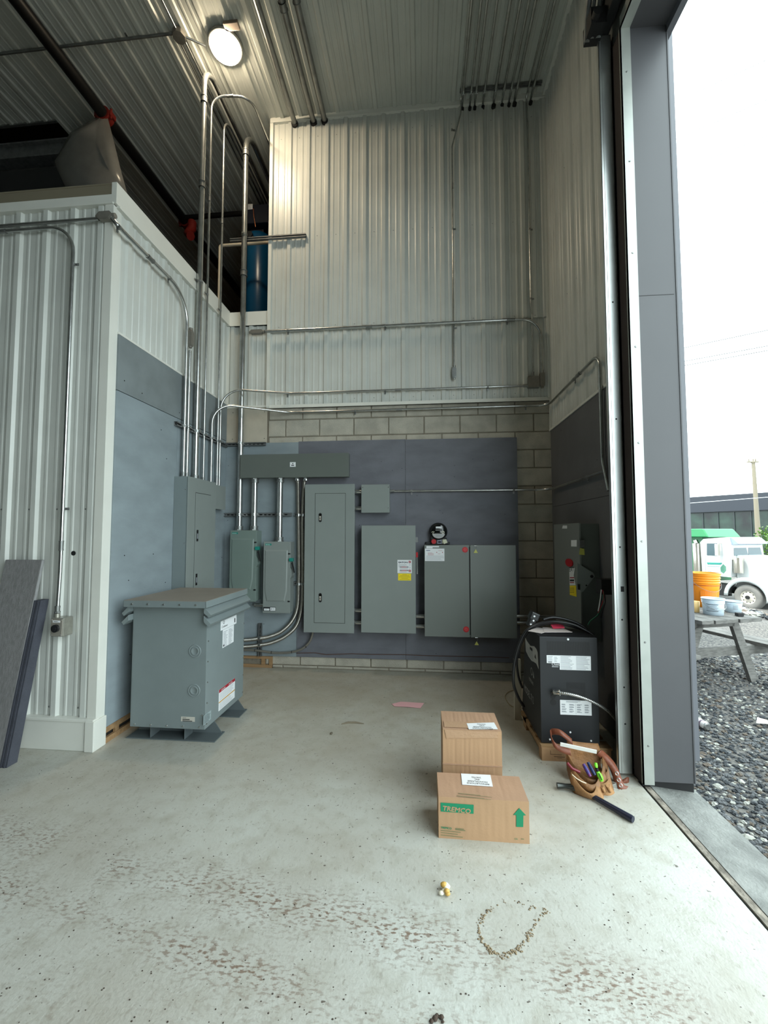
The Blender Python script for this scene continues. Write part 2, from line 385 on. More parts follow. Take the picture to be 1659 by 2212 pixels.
# wooden sole framing showing below the plywood
k = MB()
k.box((L, D - .02, 0), (-1.72, D - .002, .035)); k.box((L, D - .02, .10), (-1.75, D - .002, .13)); k.box((-1.85, D - .022, .035), (-1.81, D - .002, .10)); k.box((-1.76, D - .022, 0), (-1.72, D - .002, .13))
k.box((L - .01, N + .05, 0), (L + .012, D, .04)); k.box((L - .01, N + .05, .075), (L + .01, D, .115))
for y in (3.0, 3.4, 3.8, 4.2): k.box((L - .01, y, .04), (L + .008, y + .04, .075))
struct(k, 'trim_3', WOOD)
# mezzanine room: left wall (towards the panels) and near wall (towards the camera)
k = MB(); k.box((L - .12, N + .02, 0), (L - .02, D, E - .05), 2)
ribs(k, (L - .002, N + .05, 3.0), Y, Z, X, D - N - .05, 4.05 - 3.0, phase=.1, rh=.016)
k.box((L - .012, N - .03, 4.046), (L + .028, D - .03, E + .012), 1); k.box((L - .01, N, 4.03), (L + .036, D - .03, 4.046), 1)
k.box((L - .01, N + .05, 3.068), (L + .022, D - .02, 3.085), 1)
struct(k, 'wall_left', [WHITE, TRIM, DARK])
k = MB(); ribs(k, (-12, N - .002, .2), X, Z, -Y, 12 + L - .02, 4.05 - .2, phase=(-2.894 + 12) % .2286 + .0, rh=.022)
k.box((-12, N, 0), (L - .06, N + .12, E - .02), 0)
k.box((L - .062, N - .028, .2), (L + .006, N + .055, 4.06), 1); k.box((L - .07, N - .02, .2), (L - .05, N, 4.05), 1)
k.box((-12, N - .028, 4.055), (L + .006, N + .05, 4.122), 1); k.box((-12, N - .04, 4.04), (L + .006, N, 4.055), 1)
screwheads(k, [(-2.894 - .05 + i * .2286, N - .003, z) for i in range(-6, 3) for z in (.28, 1.72) if -2.894 - .05 + i * .2286 < L - .08], -Y, r=.007, mi=2)
hx_ = PN(160, 1195).x; hz_ = PN(160, 1195).z; k.cyl((hx_, N - .0035, hz_), (hx_, N - .0078, hz_), .017, n=18, mi=3)
struct(k, 'wall_left_front', [WHITE, TRIM, GALVD, RUBBER])
k = MB(); k.box((-12, N - .05, 0), (L + .012, N, .205)); k.box((-12, N - .056, .2), (L + .012, N, .222)); k.box((L - .05, N - .06, 0), (L + .02, N + .06, .21)); struct(k, 'baseboard_left', TRIM, bevel=.004)
# mezzanine deck, parapet beam and the dark space over it
k = MB(); k.box((-12, N + .06, 4.02), (L - .02, D, 4.16)); k.box((-12, D, 4.02), (U + .02, 11, 4.16)); struct(k, 'floor_mezzanine', mat('deck_board', (92, 78, 62), .9, 0, .3, 4))
k = MB(); k.box((-12, N - .024, 4.122), (L - .012, N + .05, 4.205)); k.box((-12, N - .03, 4.2), (L - .012, N + .05, 4.212)); struct(k, 'trim_4', mat('taupe_parapet_flashing', (124, 116, 98), .6), bevel=.004)
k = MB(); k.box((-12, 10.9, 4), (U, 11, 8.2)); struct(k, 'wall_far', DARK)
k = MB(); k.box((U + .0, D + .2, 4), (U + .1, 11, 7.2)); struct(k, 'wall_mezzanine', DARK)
k = MB(); k.box((-12.1, -9, 0), (-12, 11, 8.2)); struct(k, 'wall_left_far', FARW)
k = MB(); k.box((-12, -9.1, 0), (1.62, -9, 8.2)); struct(k, 'wall_front', FARW)
# ribbed ceiling liner, with the open bay over the back left
k = MB(); XB, YB = -4.45, 4.43
ribs(k, (XB, -9, H), X, Y, -Z, R - XB, 9 + D, phase=.03, rh=.018); ribs(k, (XB, D, H), X, Y, -Z, U - XB, 11 - D, phase=.03, rh=.018)
ribs(k, (-12, -9, H), X, Y, -Z, 12 + XB, 9 + YB, phase=.10, rh=.018)
k.box((-12, -9, H + .002), (R, YB, H + .1)); k.box((XB, YB, H + .002), (R, 11, H + .1)); k.box((-12, YB - .03, H - .02), (XB, YB, H + .1), 1)
pts = [(-1.6 + .2286 * i + .07, y, H) for i in range(13) for y in (3.3, 4.2)]; screwheads(k, pts, -Z, r=.006, mi=2)
struct(k, 'ceiling', [CEIL, GALVD, STRUT])
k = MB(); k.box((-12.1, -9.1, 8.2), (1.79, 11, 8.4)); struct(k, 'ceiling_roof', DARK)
# right wall (short pier beside the door) with cladding outside
k = MB(); k.box((R, 2.95, 0), (1.64, 11, 8.2), 0)
ribs(k, (R - .002, D, 2.69), -Y, Z, -X, D - 2.99, H - 2.69, phase=.09, rh=.016)
k.box((R - .03, 2.99, 2.672), (R, D, 2.692), 1); k.box((R - .03, D - .05, TZ - .35), (R, D - .02, H), 1); k.box((R - .04, 2.99, H - .04), (R, D, H), 1)
screwheads(k, [(R - .003, y, z) for y in (3.6, 3.85, 4.1, 4.35) for z in (3.9, 5.2)], -X, mi=2)
struct(k, 'wall_right', [WHITE, TRIM, GALVD])
k = MB(); k.box((1.64, 2.94, .06), (1.79, 11, 8.2)); struct(k, 'trim_5', CLAD)
k = MB(); k.box((1.34, -9, 4.91), (1.64, 2.95, 8.2), 0); k.box((1.44, -9, 0), (1.64, -2.7, 4.91), 0); struct(k, 'wall_right_header', FARW)
# door frame: galvanized angle, grey jamb and soffit flashing
k = MB(); k.box((1.387, 2.722, .036), (1.622, 2.95, 4.906)); k.box((1.620, 2.718, .036), (1.628, 2.95, 4.906)); k.box((1.335, 2.745, -.1), (1.63, 2.95, .04), 1); k.box((1.387, 2.7212, 3.065), (1.608, 2.724, 3.069), 1); struct(k, 'trim_6', [JAMB, RUBBER])
k = MB(); k.box((1.325, 2.712, .02), (1.389, 2.722, 4.91)); k.box((1.325, 2.712, .02), (1.331, 2.732, 4.91)); k.box((1.325, -9, 4.9), (1.389, 2.712, 4.91)); k.box((1.325, -9, 4.9), (1.331, 2.712, 4.98))
screwheads(k, [(1.36, 2.712, .25 + i * .62) for i in range(8)], -Y, r=.007, mi=1); screwheads(k, [(1.36, 2.5 - i * .62, 4.9) for i in range(5)], -Z, r=.007, mi=1)
struct(k, 'trim_7', [ANGLE, GALVD])
k = MB(); k.box((1.389, -9, 4.903), (1.62, 2.722, 4.92), 0); k.box((1.62, -9, 4.85), (1.64, 2.74, 4.92), 1); k.box((1.64, -9, 4.85), (1.66, 2.95, 8.2), 1); struct(k, 'trim_8', [JAMB, CLAD])

# plywood backboards
def ply(label, a, b, m, holes=()):
    k = MB(); k.box(a, b, 0)
    return k
def sheet_back(label, x0, x1, z0_, z1, m, nails=6, t=.018):
    k = MB(); k.box((x0, D - t - .008, z0_), (x1, D - .0085, z1), 0)
    pp = [(random.uniform(x0 + .03, x1 - .03), D - t - .008, random.uniform(z0_ + .05, z1 - .05)) for _ in range(nails)]
    screwheads(k, pp, -Y, r=.004, mi=1)
    k.build('plywood_sheet', [m, RUBBER], label=label, cat='plywood backboard', bevel=.0015)
xm = PB(645, 1000, .02).x; xs = PB(876, 1000, .02).x; xr = PB(1117, 1000, .02).x
zt = PB(876, 949, .02).z; zb = PB(876, 1425, .02).z
sheet_back('blue-grey painted plywood backboard behind the two switch boxes, left of the dark sheets', L + .002, xm - .002, .135, 2.605, PLYL, 16)
sheet_back('dark grey plywood sheet behind the tall panelboard and trough', xm, xs - .002, zb, zt, PLYD, 12)
sheet_back('dark grey plywood sheet behind the round meter and double cabinet', xs, xr, zb, zt - .004, PLYD, 14)
def sheet_left(label, y0, y1, z0_, z1, m, t=.016, nails=6):
    k = MB(); k.box((L - .001, y0, z0_), (L + t, y1, z1), 0)
    screwheads(k, [(L + t, random.uniform(y0 + .04, y1 - .04), random.uniform(z0_ + .05, z1 - .05)) for _ in range(nails)], X, r=.005, mi=1)
    k.build('plywood_sheet', [m, RUBBER], label=label, cat='plywood backboard', bevel=.0015)
sheet_left('tall blue-grey plywood sheet on the left wall beside the transformer', N + .056, 3.678, .12, 2.632, PLYL, nails=9)
sheet_left('narrow blue-grey plywood sheet on the left wall behind the tall grey panelboard', 3.682, D - .03, .12, 2.632, PLYL)
sheet_left('grey plywood strip on the left wall just under the white ribbed cladding', N + .056, D - .03, 2.636, 3.07, mat('grey_green_plywood', (124, 132, 134), .65, 0, .2, 4), .018)
def sheet_right(label, y0, y1, z0_, z1):
    k = MB(); k.box((R - .02, y0, z0_), (R + .001, y1, z1), 0)
    screwheads(k, [(R - .02, random.uniform(y0 + .04, y1 - .04), random.uniform(z0_ + .05, z1 - .05)) for _ in range(6)], -X, r=.004, mi=1)
    k.build('plywood_sheet', [PLYR, RUBBER], label=label, cat='plywood backboard', bevel=.0015)
sheet_right('upper dark plywood sheet on the right wall under the ribbed cladding', 3.0, D - .025, 1.83, 2.672)
sheet_right('lower dark plywood sheet on the right wall behind the red-button switch', 3.0, D - .025, .02, 1.827)
# ================================================================= ELECTRICAL GEAR ON THE BACK WALL
def fr(x0, y0, x1, y1, d):       # front face rectangle on the plane d in front of the back wall
    a, b = PB(x0, (y0 + y1) / 2, d), PB(x1, (y0 + y1) / 2, d); return a.x, b.x, PB((x0 + x1) / 2, y1, d).z, PB((x0 + x1) / 2, y0, d).z
def case(name, label, cat, r, d, back=.027, m=PANEL, bevel=.003):
    x0, x1, z0_, z1 = r; t = thing(name, label, cat, ((x0 + x1) / 2, D - back, z0_))
    k = MB(); k.box((x0, D - d + .004, z0_), (x1, D - back, z1)); k.build('body', m, t, bevel=bevel); return t
def lines(k, o, u, v, w_, n, dz, mi=1, th=.0022, short=None):
    for i in range(n):
        ww = w_ * (random.uniform(.6, 1) if short is None else short); c = V(o) + v * (-i * dz)
        k.obox(c + u * ww / 2, u * ww / 2, v * th / 2, u.cross(v) * .0003, mi)
# wireway trough
r = fr(519, 980.5, 753, 1031, .18); WW = r
t = case('wiring_trough', 'long horizontal dark grey wiring trough over the pipes, white square sticker in its middle', 'wiring trough', r, .18, .095, PANELD)
k = MB(); k.box((r[0] - .001, D - .1835, r[2] - .001), (r[1] + .001, D - .176, r[3] + .001)); k.build('cover', PANELD, t, bevel=.002)
cx = PB(632.5, 1003, .184).x; k = MB(); k.box((cx - .033, D - .1845, 0 + PB(632, 1008.5, .18).z), (cx + .033, D - .183, PB(632, 998.5, .18).z), 0)
zc = PB(632, 1003, .184).z; k.cyl((cx, D - .1845, zc + .008), (cx, D - .1855, zc + .008), .007, mi=1, n=10); k.box((cx - .018, D - .1852, zc - .016), (cx + .016, D - .1845, zc - .006), 1); k.build('sticker', [PAPER, INK], t, label='white square sticker')
for x in (r[0] + .15, r[1] - .18): k = MB(); k.box((x - .02, D - .15, r[3] - .002), (x + .02, D - .13, r[3] + .006)); k.build('hanger_tab', RUBBER, t)
# tall panelboard
r = fr(657.5, 1046, 765.5, 1367, .16); PBD = r
t = case('panelboard', 'tall grey panelboard on the back wall with two black oval latches on its narrow door', 'electrical panel', (r[0] + .012, r[1] - .012, r[2] + .012, r[3] - .012), .155)
k = MB(); k.box((r[0], D - .163, r[2]), (r[1], D - .155, r[3])); k.build('cover', PANEL, t, bevel=.002)
q = fr(680, 1066, 745, 1345.5, .165)
k = MB(); k.box((q[0] - .004, D - .1636, q[2] - .004), (q[1] + .004, D - .1632, q[3] + .004)); k.build('door_gap', RUBBER, t)
k = MB(); k.box((q[0], D - .168, q[2]), (q[1], D - .1632, q[3])); dr = k.build('door', PANEL, t, bevel=.002)
for py in (1118, 1291):
    c = PB(691.8, py, .168); k = MB(); k.hexa([(c.x - .017, c.y - .003, c.z - .034), (c.x + .017, c.y - .003, c.z - .034), (c.x + .017, c.y + .001, c.z - .034), (c.x - .017, c.y + .001, c.z - .034), (c.x - .017, c.y - .003, c.z + .034), (c.x + .017, c.y - .003, c.z + .034), (c.x + .017, c.y + .001, c.z + .034), (c.x - .017, c.y + .001, c.z + .034)])
    for s_ in (-1, 1): k.cyl((c.x, c.y - .003, c.z + s_ * .034), (c.x, c.y + .001, c.z + s_ * .034), .017, n=20)
    k.build('latch', RUBBER, dr); k = MB(); k.box((c.x - .009, c.y - .006, c.z - .03), (c.x + .009, c.y - .002, c.z + .018), 0); k.box((c.x - .005, c.y - .0068, c.z - .015), (c.x + .003, c.y - .006, c.z - .004), 1); k.build('latch_tongue', [mat('latch_beige', (176, 170, 158), .5), INK], dr)
# junction box
r = fr(781, 1047, 841, 1107, .14); JB = r
t = case('junction_box', 'square blank grey junction box right of the tall panelboard near its top', 'junction box', r, .135)
k = MB(); k.box((r[0] - .002, D - .142, r[2] - .003), (r[1] + .002, D - .135, r[3] + .002)); k.build('cover', PANEL, t, bevel=.002)
for p in [(r[0] + .012, D - .142, r[3] - .03), (r[1] - .012, D - .142, r[3] - .03), (r[1] - .012, D - .142, r[2] + .05)]: k = MB(); screwheads(k, [p], -Y, r=.005); k.build('screw', GALV, t)
# eaton safety switch
r = fr(780.5, 1135, 898, 1367.5, .19); EA = r
t = case('safety_switch', 'large plain grey switch box with white and yellow stickers near its right edge', 'safety switch', (r[0] + .006, r[1] - .012, r[2] + .005, r[3] - .005), .18)
k = MB(); k.box((r[0], D - .193, r[2]), (r[1], D - .178, r[3])); dr = k.build('door', PANEL, t, bevel=.003)
q = fr(858.5, 1209.5, 889.5, 1238, .1935); k = MB(); yy = D - .1938
k.box((q[0], yy, q[2]), (q[1], D - .193, q[3]), 0); k.text('EATON', .022, (q[0] + .012, yy, q[3] - .034), mi=2, sx=1.35, bold=.05)
lines(k, (q[0] + .012, yy, q[3] - .05), X, Z, .1, 4, .008, 3); k.box((q[0] + .025, yy - .0003, q[2] + .062), (q[0] + .12, yy, q[2] + .069), 2); k.box((q[0] + .045, yy - .0005, q[2] + .062), (q[0] + .10, yy, q[2] + .069), 1)
lines(k, (q[0] + .025, yy, q[2] + .054), X, Z, .095, 2, .009, 3); k.box((q[0] + .025, yy - .0003, q[2] + .026), (q[0] + .12, yy, q[2] + .033), 2); k.box((q[0] + .045, yy - .0005, q[2] + .026), (q[0] + .10, yy, q[2] + .033), 1); lines(k, (q[0] + .025, yy, q[2] + .019), X, Z, .095, 2, .008, 1)
for zz in (q[3] - .034, q[2] + .012): k.box((q[1] - .033, yy - .0004, zz), (q[1] - .01, yy, zz + .024), 1); k.box((q[1] - .026, yy - .0006, zz + .006), (q[1] - .017, yy, zz + .016), 0)
for zz in (q[2] + .058, q[2] + .09): k.lathe([(.006, 0), (.008, 0)], (q[1] - .021, yy - .0004, zz), (0, 1, 0), 12, 3, False)
k.build('warning_label', [PAPER, REDD, mat('navy_print', (20, 34, 62), .6), GREYINK], dr, label='white warning label with dark blue heading')
q = fr(860, 1239, 888, 1254, .1935); k = MB(); k.box((q[0], yy, q[2]), (q[1], D - .193, q[3]), 0)
for i, ww in enumerate((.05, .1, .12, .07, .11)): cx = (q[0] + q[1]) / 2; k.box((cx - ww / 2, yy - .0004, q[3] - .012 - i * .0135), (cx + ww / 2, yy, q[3] - .009 - i * .0135), 1)
k.build('caution_label', [YEL, mat('olive_print', (150, 130, 20), .6)], dr, label='yellow caution label')
k = MB(); hx = PB(900, 1200, .12).x; zt_ = PB(900, 1193, .12).z; zb_ = PB(900, 1240, .12).z
k.box((hx - .006, D - .13, zt_ - .055), (hx + .014, D - .09, zt_), 0); k.bar((hx + .004, D - .12, zt_ - .05), (hx + .006, D - .12, zb_), .006, .012, mi=1); k.cyl((EA[1] - .015, D - .11, zt_ - .02), (hx, D - .11, zt_ - .02), .015, mi=1); k.build('handle', [REDM, GALV], t, label='lever with red grip')
k = MB(); c = PB(900.5, 1166, .12); k.box((EA[1] - .014, c.y - .01, c.z - .028), (c.x + .01, c.y + .01, c.z + .028)); k.cyl((c.x + .01, c.y, c.z - .02), (c.x + .016, c.y, c.z - .02), .006, n=8); k.build('hasp', GALVD, t)
# metering double cabinet
r = fr(917, 1177.5, 1116, 1377, .25); CT = r
t = case('metering_cabinet', 'wide two-door grey metering cabinet under the round meter with red round seals', 'electrical cabinet', (r[0] + .004, r[1] - .004, r[2] + .004, r[3] - .004), .236)
xg = PB(1015.3, 1277, .25).x
for a, b, lab in ((r[0], xg - .005, None), (xg + .005, r[1], None)):
    k = MB(); k.box((a, D - .25, r[2]), (b, D - .234, r[3])); dd = k.build('door', mat('grey_enamel_cabinet', (116, 122, 118), .36), t, bevel=.003)
    if a == r[0]: dl = dd
k = MB(); k.box((xg - .004, D - .238, r[2] + .02), (xg + .004, D - .233, r[3] - .02)); k.build('door_gap', RUBBER, t)
k = MB(); yy = D - .2505
q = fr(918, 1185, 960, 1212, .2505); k.box((q[0], yy - .0005, q[2]), (q[1], yy + .001, q[3]), 0); lines(k, (q[0] + .012, yy - .0006, q[3] - .02), X, Z, .05, 1, .01, 3, .006)
lines(k, (q[0] + .03, yy - .0006, q[3] - .045), X, Z, .07, 4, .008, 1); lines(k, (q[0] + .14, yy - .0006, q[3] - .022), X, Z, .05, 1, .01, 1)
for s_ in (-1, 1): k.cyl((q[0] + .155 + s_ * .03, yy - .0008, q[3] - .04), (q[0] + .155 + s_ * .03, yy - .0004, q[3] - .04), .005, n=8, mi=1)
lines(k, (q[0] + .135, yy - .0006, q[3] - .055), X, Z, .04, 1, .01, 1); lines(k, (q[0] + .012, yy - .0006, q[2] + .055), X, Z, .19, 5, .0105, 2); k.build('service_label', [PAPER, REDD, GREYINK, mat('blue_print', (40, 70, 120), .6)], dl, label='white printed service label')
k = MB(); q = fr(921, 1179.5, 948.5, 1184, .2505); k.box((q[0], yy - .0005, q[2] + .008), (q[1], yy + .001, q[3]), 0); k.box((q[0], yy - .0005, q[2] - .002), (q[0] + .066, yy + .001, q[2] + .008), 0); k.build('label_strip', [PAPER], dl)
for px, py in ((1004.5, 1187.5), (1007, 1359.5)):
    c = PB(px, py, .2505); k = MB(); k.cyl((c.x, yy, c.z), (c.x, yy - .004, c.z), .03, n=24, mi=0); k.cyl((c.x, yy - .004, c.z), (c.x, yy - .007, c.z), .022, .018, n=20, mi=1); lines(k, (c.x - .012, yy - .0075, c.z + .004), X, Z, .024, 2, .009, 0, .003, 1); k.build('red_seal', [REDM, mat('red_seal_rim', (214, 70, 76), .5)], dl, label='round red seal')
for px, py, s_ in ((1027, 1179, 1), (1029, 1377.5, 1)):
    c = PB(px, py, .252); k = MB(); k.cyl(c + V((-.014, 0, 0)), c + V((.014, 0, 0)), .006, n=10, mi=0); k.tube([c, c + V((.012, -.003, -.02)), c + V((.002, -.004, -.045))], .0012, 6, mi=0)
    k.prism([c + V((-.02, -.003, -.075)), c + V((.024, -.003, -.075)), c + V((.002, -.003, -.035))], (0, -.002, 0), 1); k.build('seal_tag', [GALV, mat('pale_yellow_tag', (206, 206, 110), .5)], dd, label='pale yellow triangular tag')
# round meter on its base
c = PB(947.3, 1148.5, .12); t = thing('electricity_meter', 'round black electricity meter mounted just above the two-door cabinet', 'electricity meter', (c.x, D - .03, CT[3]))
zb_ = CT[3] + .002; k = MB()
k.box((c.x - .08, D - .1, zb_), (c.x + .08, D - .027, c.z - .04)); k.prism([(c.x - .08, D - .1, c.z - .04), (c.x + .08, D - .1, c.z - .04), (c.x + .06, D - .1, c.z), (c.x - .06, D - .1, c.z)], (0, .07, 0)); k.box((c.x - .14, D - .07, zb_), (c.x + .125, D - .027, zb_ + .028)); k.box((c.x + .075, D - .11, zb_), (c.x + .092, D - .03, zb_ + .075)); k.build('base', BLACK, t, bevel=.004)
k = MB(); k.lathe([(0, -.13), (.075, -.13), (.09, -.118), (.094, -.06), (.1, -.055), (.1, -.03), (.06, -.03)], (c.x, D, c.z), (0, 1, 0), 36); hs = k.build('housing', mat('meter_glass_black', (20, 22, 22), .12), t)
k = MB(); ym = D - .1312
k.box((c.x - .03, ym - .001, c.z + .035), (c.x + .035, ym, c.z + .056), 1); k.box((c.x - .034, ym - .001, c.z + .01), (c.x + .038, ym, c.z + .026), 2)
pts = [(c.x + .068 * math.cos(a), ym, c.z - .022 + .052 * math.sin(a)) for a in [PI + i * PI / 14 for i in range(15)]]; k.prism(pts, (0, -.001, 0), 0); lines(k, (c.x - .03, ym - .0014, c.z - .035), X, Z, .07, 3, .009, 3, .003); k.build('face_plate', [mat('meter_silver', (176, 176, 176), .3, .4), PAPER, mat('meter_grey', (80, 80, 78), .5), GREYINK], hs, label='silver face plate with white display')
k = MB(); k.tube([(c.x - .075, ym - .004, c.z - .008), (c.x - .06, ym - .004, c.z + .002), (c.x - .045, ym - .004, c.z), (c.x - .065, ym - .004, c.z - .02), (c.x - .05, ym - .004, c.z - .035)], .0024, 8); k.build('seal_wire', mat('white_seal', (225, 222, 205), .4), hs); k = MB(); k.lathe([(.009, 0), (.0125, -.002), (.016, 0)], (c.x + .048, ym - .002, c.z - .008), (0, 1, 0), 14); k.build('seal_ring', mat('white_seal_2', (225, 222, 205), .4), hs)
for i, (dx, m_) in enumerate(((-.052, REDM), (.01, mat('grey_tag', (150, 152, 168), .5)), (.07, mat('cream_tag', (226, 224, 196), .5)))):
    k = MB(); x_ = c.x + dx
    if i == 0: k.cyl((x_, D - .1, zb_ + .032), (x_, D - .118, zb_ + .032), .026, n=20)
    elif i == 1: k.box((x_ - .024, D - .106, zb_ + .008), (x_ + .024, D - .1, zb_ + .056)); k.box((x_ - .015, D - .107, zb_ + .018), (x_ + .017, D - .1, zb_ + .036), 1)
    else: k.obox((x_, D - .116, zb_ + .032), V((.02, 0, .008)), V((-.008, 0, .02)), V((0, .002, 0))); k.box((x_ - .03, D - .106, zb_ + .01), (x_ - .02, D - .1, zb_ + .056)); k.box((x_ - .03, D - .106, zb_ + .05), (x_ + .02, D - .1, zb_ + .056))
    k.build('seal_button', [m_, INK], t, label=('red round button', 'grey square tag', 'cream square tag')[i])
# two small fusible switches
for j, (pr, lab, m_) in enumerate((((496, 1145.5, 553.5, 1299.5), 'greenish lever switch box partly behind the transformer, fed by two pipes', PANELG), ((568.5, 1170, 627, 1324.5), 'grey lever switch box with a black and white sticker at its bottom corner', PANEL))):
    r = fr(*pr, .18); t = case('lever_switch', lab, 'safety switch', (r[0] + .004, r[1] - .004, r[2] + .004, r[3] - .004), .166, m=m_)
    if j == 0: S1 = r
    else: S2 = r
    k = MB(); k.box((r[0], D - .18, r[2]), (r[1], D - .165, r[3])); dd = k.build('door', m_, t, bevel=.003)
    w_, h_ = r[1] - r[0], r[3] - r[2]; ins = lambda x, z, y: (r[0] + x * w_, y, r[2] + z * h_)
    k = MB(); A = [ins(.04, .14, D - .1802), ins(.83, .14, D - .1802), ins(.93, .30, D - .1802), ins(.93, .88, D - .1802), ins(.06, .88, D - .1802)] if 0 else [ins(.05, .30, D - .1802), ins(.13, .16, D - .1802), ins(.80, .16, D - .1802), ins(.88, .30, D - .1802), ins(.90, .885, D - .1802), ins(.05, .885, D - .1802)]
    Bp = [ins(.09, .32, D - .186), ins(.16, .18, D - .186), ins(.77, .18, D - .186), ins(.84, .32, D - .186), ins(.86, .865, D - .186), ins(.09, .865, D - .186)]; n_ = 6
    k.add(A + Bp, [(i, (i + 1) % n_, n_ + (i + 1) % n_, n_ + i) for i in range(n_)] + [tuple(range(n_, 2 * n_))]); k.build('raised_panel', m_, dd)
    k = MB(); k.box(ins(.06, .946, D - .1808), ins(.29, .972, D - .18), 0); k.text('SIEMENS', .0135, ins(.075, .951, D - .181), mi=1, sx=1.05); k.build('name_plate', [TEAL, mat('plate_white', (214, 236, 232), .6)], dd, label='teal name plate')
    for fz in (.83, .165): k = MB(); c = V(ins(.945, fz, D - .18)); k.cyl(c, c + V((0, -.006, 0)), .009, n=12); k.box((c.x, c.y - .004, c.z - .006), (c.x + .016, c.y, c.z + .006)); k.build('door_catch', RUBBER, dd)
    k = MB(); c = V(ins(1, .745, D - .15)); k.box((c.x - .012, c.y - .05, c.z - .018), (c.x + .03, c.y + .0, c.z + .02), 0); k.build('handle_hub', TEAL, t, bevel=.003)
    k = MB(); p = c + V((.02, -.03, -.012)); k.bar(p, p + V((.012, 0, -.06)), .008, .012, (0, 1, 0)); k.bar(p + V((0, -.01, -.02)), p + V((.03, -.012, -.13)), .014, .014, (0, 1, 0)); k.bar(p + V((.012, 0, -.055)), p + V((.026, 0, -.12)), .008, .012, (0, 1, 0)); k.box((c.x - .02, D - .186, c.z - .008), (c.x - .008, D - .18, c.z + .008)); k.build('lever', RUBBER, t, bevel=.002)
    k = MB(); k.prism([(r[1], D - .182, r[2] + .48 * h_), (r[1] + .016, D - .182, r[2] + .52 * h_), (r[1] + .016, D - .182, r[2] + .60 * h_), (r[1], D - .182, r[2] + .64 * h_)], (0, .1, 0)); k.box(ins(.93, .47, D - .183), ins(.97, .495, D - .18)); k.build('latch_plate', m_, t)
    if j: k = MB(); k.box(ins(.02, .028, D - .1812), ins(.48, .083, D - .18), 0); k.box(ins(.05, .034, D - .1816), ins(.25, .062, D - .18), 1); k.box(ins(.28, .033, D - .1816), ins(.47, .077, D - .18), 1); k.box(ins(.31, .045, D - .182), ins(.33, .068, D - .18), 0); lines(k, V(ins(.07, .052, D - .1818)), X, Z, .04, 2, .005, 2, .002); lines(k, V(ins(.35, .065, D - .1818)), X, Z, .03, 3, .006, 2, .002); k.build('rating_label', [INK, PAPER, GREYINK], dd, label='black and white rating label')
# nipples between the boxes
def nipple(label, a, b, r=.024):
    a, b = V(a), V(b); d = (b - a).normalized(); t = thing('pipe_nipple', label, 'pipe nipple', (a + b) / 2 - Z * r)
    k = MB(); k.cyl(a, b, r, n=18); k.build('pipe', GALV, t)
    for p, s_ in ((a, 1), (b, -1)): k = MB(); k.cyl(p, p + d * s_ * .01, r * 1.3, n=8, sm=False); k.build('lock_nut', GALVD, t)
for (x0, x1, px, py, dd, lab) in ((PBD[1] - .012, JB[0], 773, 1062.5, .08, 'upper short pipe joining the tall panelboard to the square junction box'), (PBD[1] - .012, JB[0], 773, 1098, .08, 'lower short pipe joining the tall panelboard to the square junction box'),
        (PBD[1] - .012, EA[0] + .006, 773, 1318.5, .1, 'upper of two short pipes between tall panelboard and plain switch box, near their bottoms'), (PBD[1] - .012, EA[0] + .006, 773, 1344.5, .1, 'lower of two short pipes between tall panelboard and plain switch box, near their bottoms'),
        (EA[1] - .012, CT[0] + .004, 907, 1331, .1, 'upper short pipe joining the stickered switch box to the two-door cabinet'), (EA[1] - .012, CT[0] + .004, 907, 1352.5, .1, 'lower short pipe joining the stickered switch box to the two-door cabinet')):
    z_ = PB(px, py, dd).z; nipple(lab, (x0, D - dd, z_), (x1, D - dd, z_))
z_ = PB(1130, 1331, .12).z; nipple('pipe joining the two-door cabinet to the corner behind the black charger, upper', (CT[1] - .004, D - .12, z_), (R - .03, D - .12, z_), .02)
z_ = PB(1130, 1345, .12).z; nipple('pipe joining the two-door cabinet to the corner behind the black charger, lower', (CT[1] - .004, D - .12, z_), (R - .03, D - .12, z_), .02)
z_ = PB(560, 1307, .1).z; nipple('short pipe with fitting joining the two lever switch boxes near the transformer lid', (S1[1] - .05, D - .09, z_), (S2[0] + .004, D - .09, z_), .02)
# struts on the back wall
z1_ = PB(528, 960, .04).z; strut('short strut channel behind the big pipe, level with the top of the blue-grey back plywood', (PB(482, 960, .04).x, D - .028, z1_), (PB(574, 960, .04).x, D - .028, z1_), -Y)
z2_ = PB(555, 1112, .04).z; strut('long strut channel behind the three thick pipes over the lever switch boxes', (PB(479, 1112, .04).x, D - .028, z2_), (PB(630, 1112, .04).x, D - .028, z2_), -Y)
z3_ = PB(620, 511.5, .06).z; strut('strut channel sticking out high on the white ribbed wall beside the blue tank', (PB(498, 516, .06).x, D - .045, z3_), (PB(661, 508, .06).x, D - .045, z3_), -Y)
c = PB(562, 1380, .04); strut('short upright strut channel holding the flexible pipes right of the transformer', (c.x, D - .028, PB(562, 1417, .04).z), (c.x, D - .028, PB(562, 1346, .04).z), -Y)
z4_ = PB(645, 1112, .04).z; strut('tiny strut piece clamping the two flexible pipes beside the tall panelboard, upper', (PB(636, 1112, .04).x, D - .028, z4_), (PB(660, 1112, .04).x, D - .028, z4_), -Y)
z5_ = PB(645, 1260, .04).z; strut('tiny strut piece clamping the two flexible pipes beside the tall panelboard, lower', (PB(635, 1260, .04).x, D - .028, z5_), (PB(660, 1260, .04).x, D - .028, z5_), -Y)
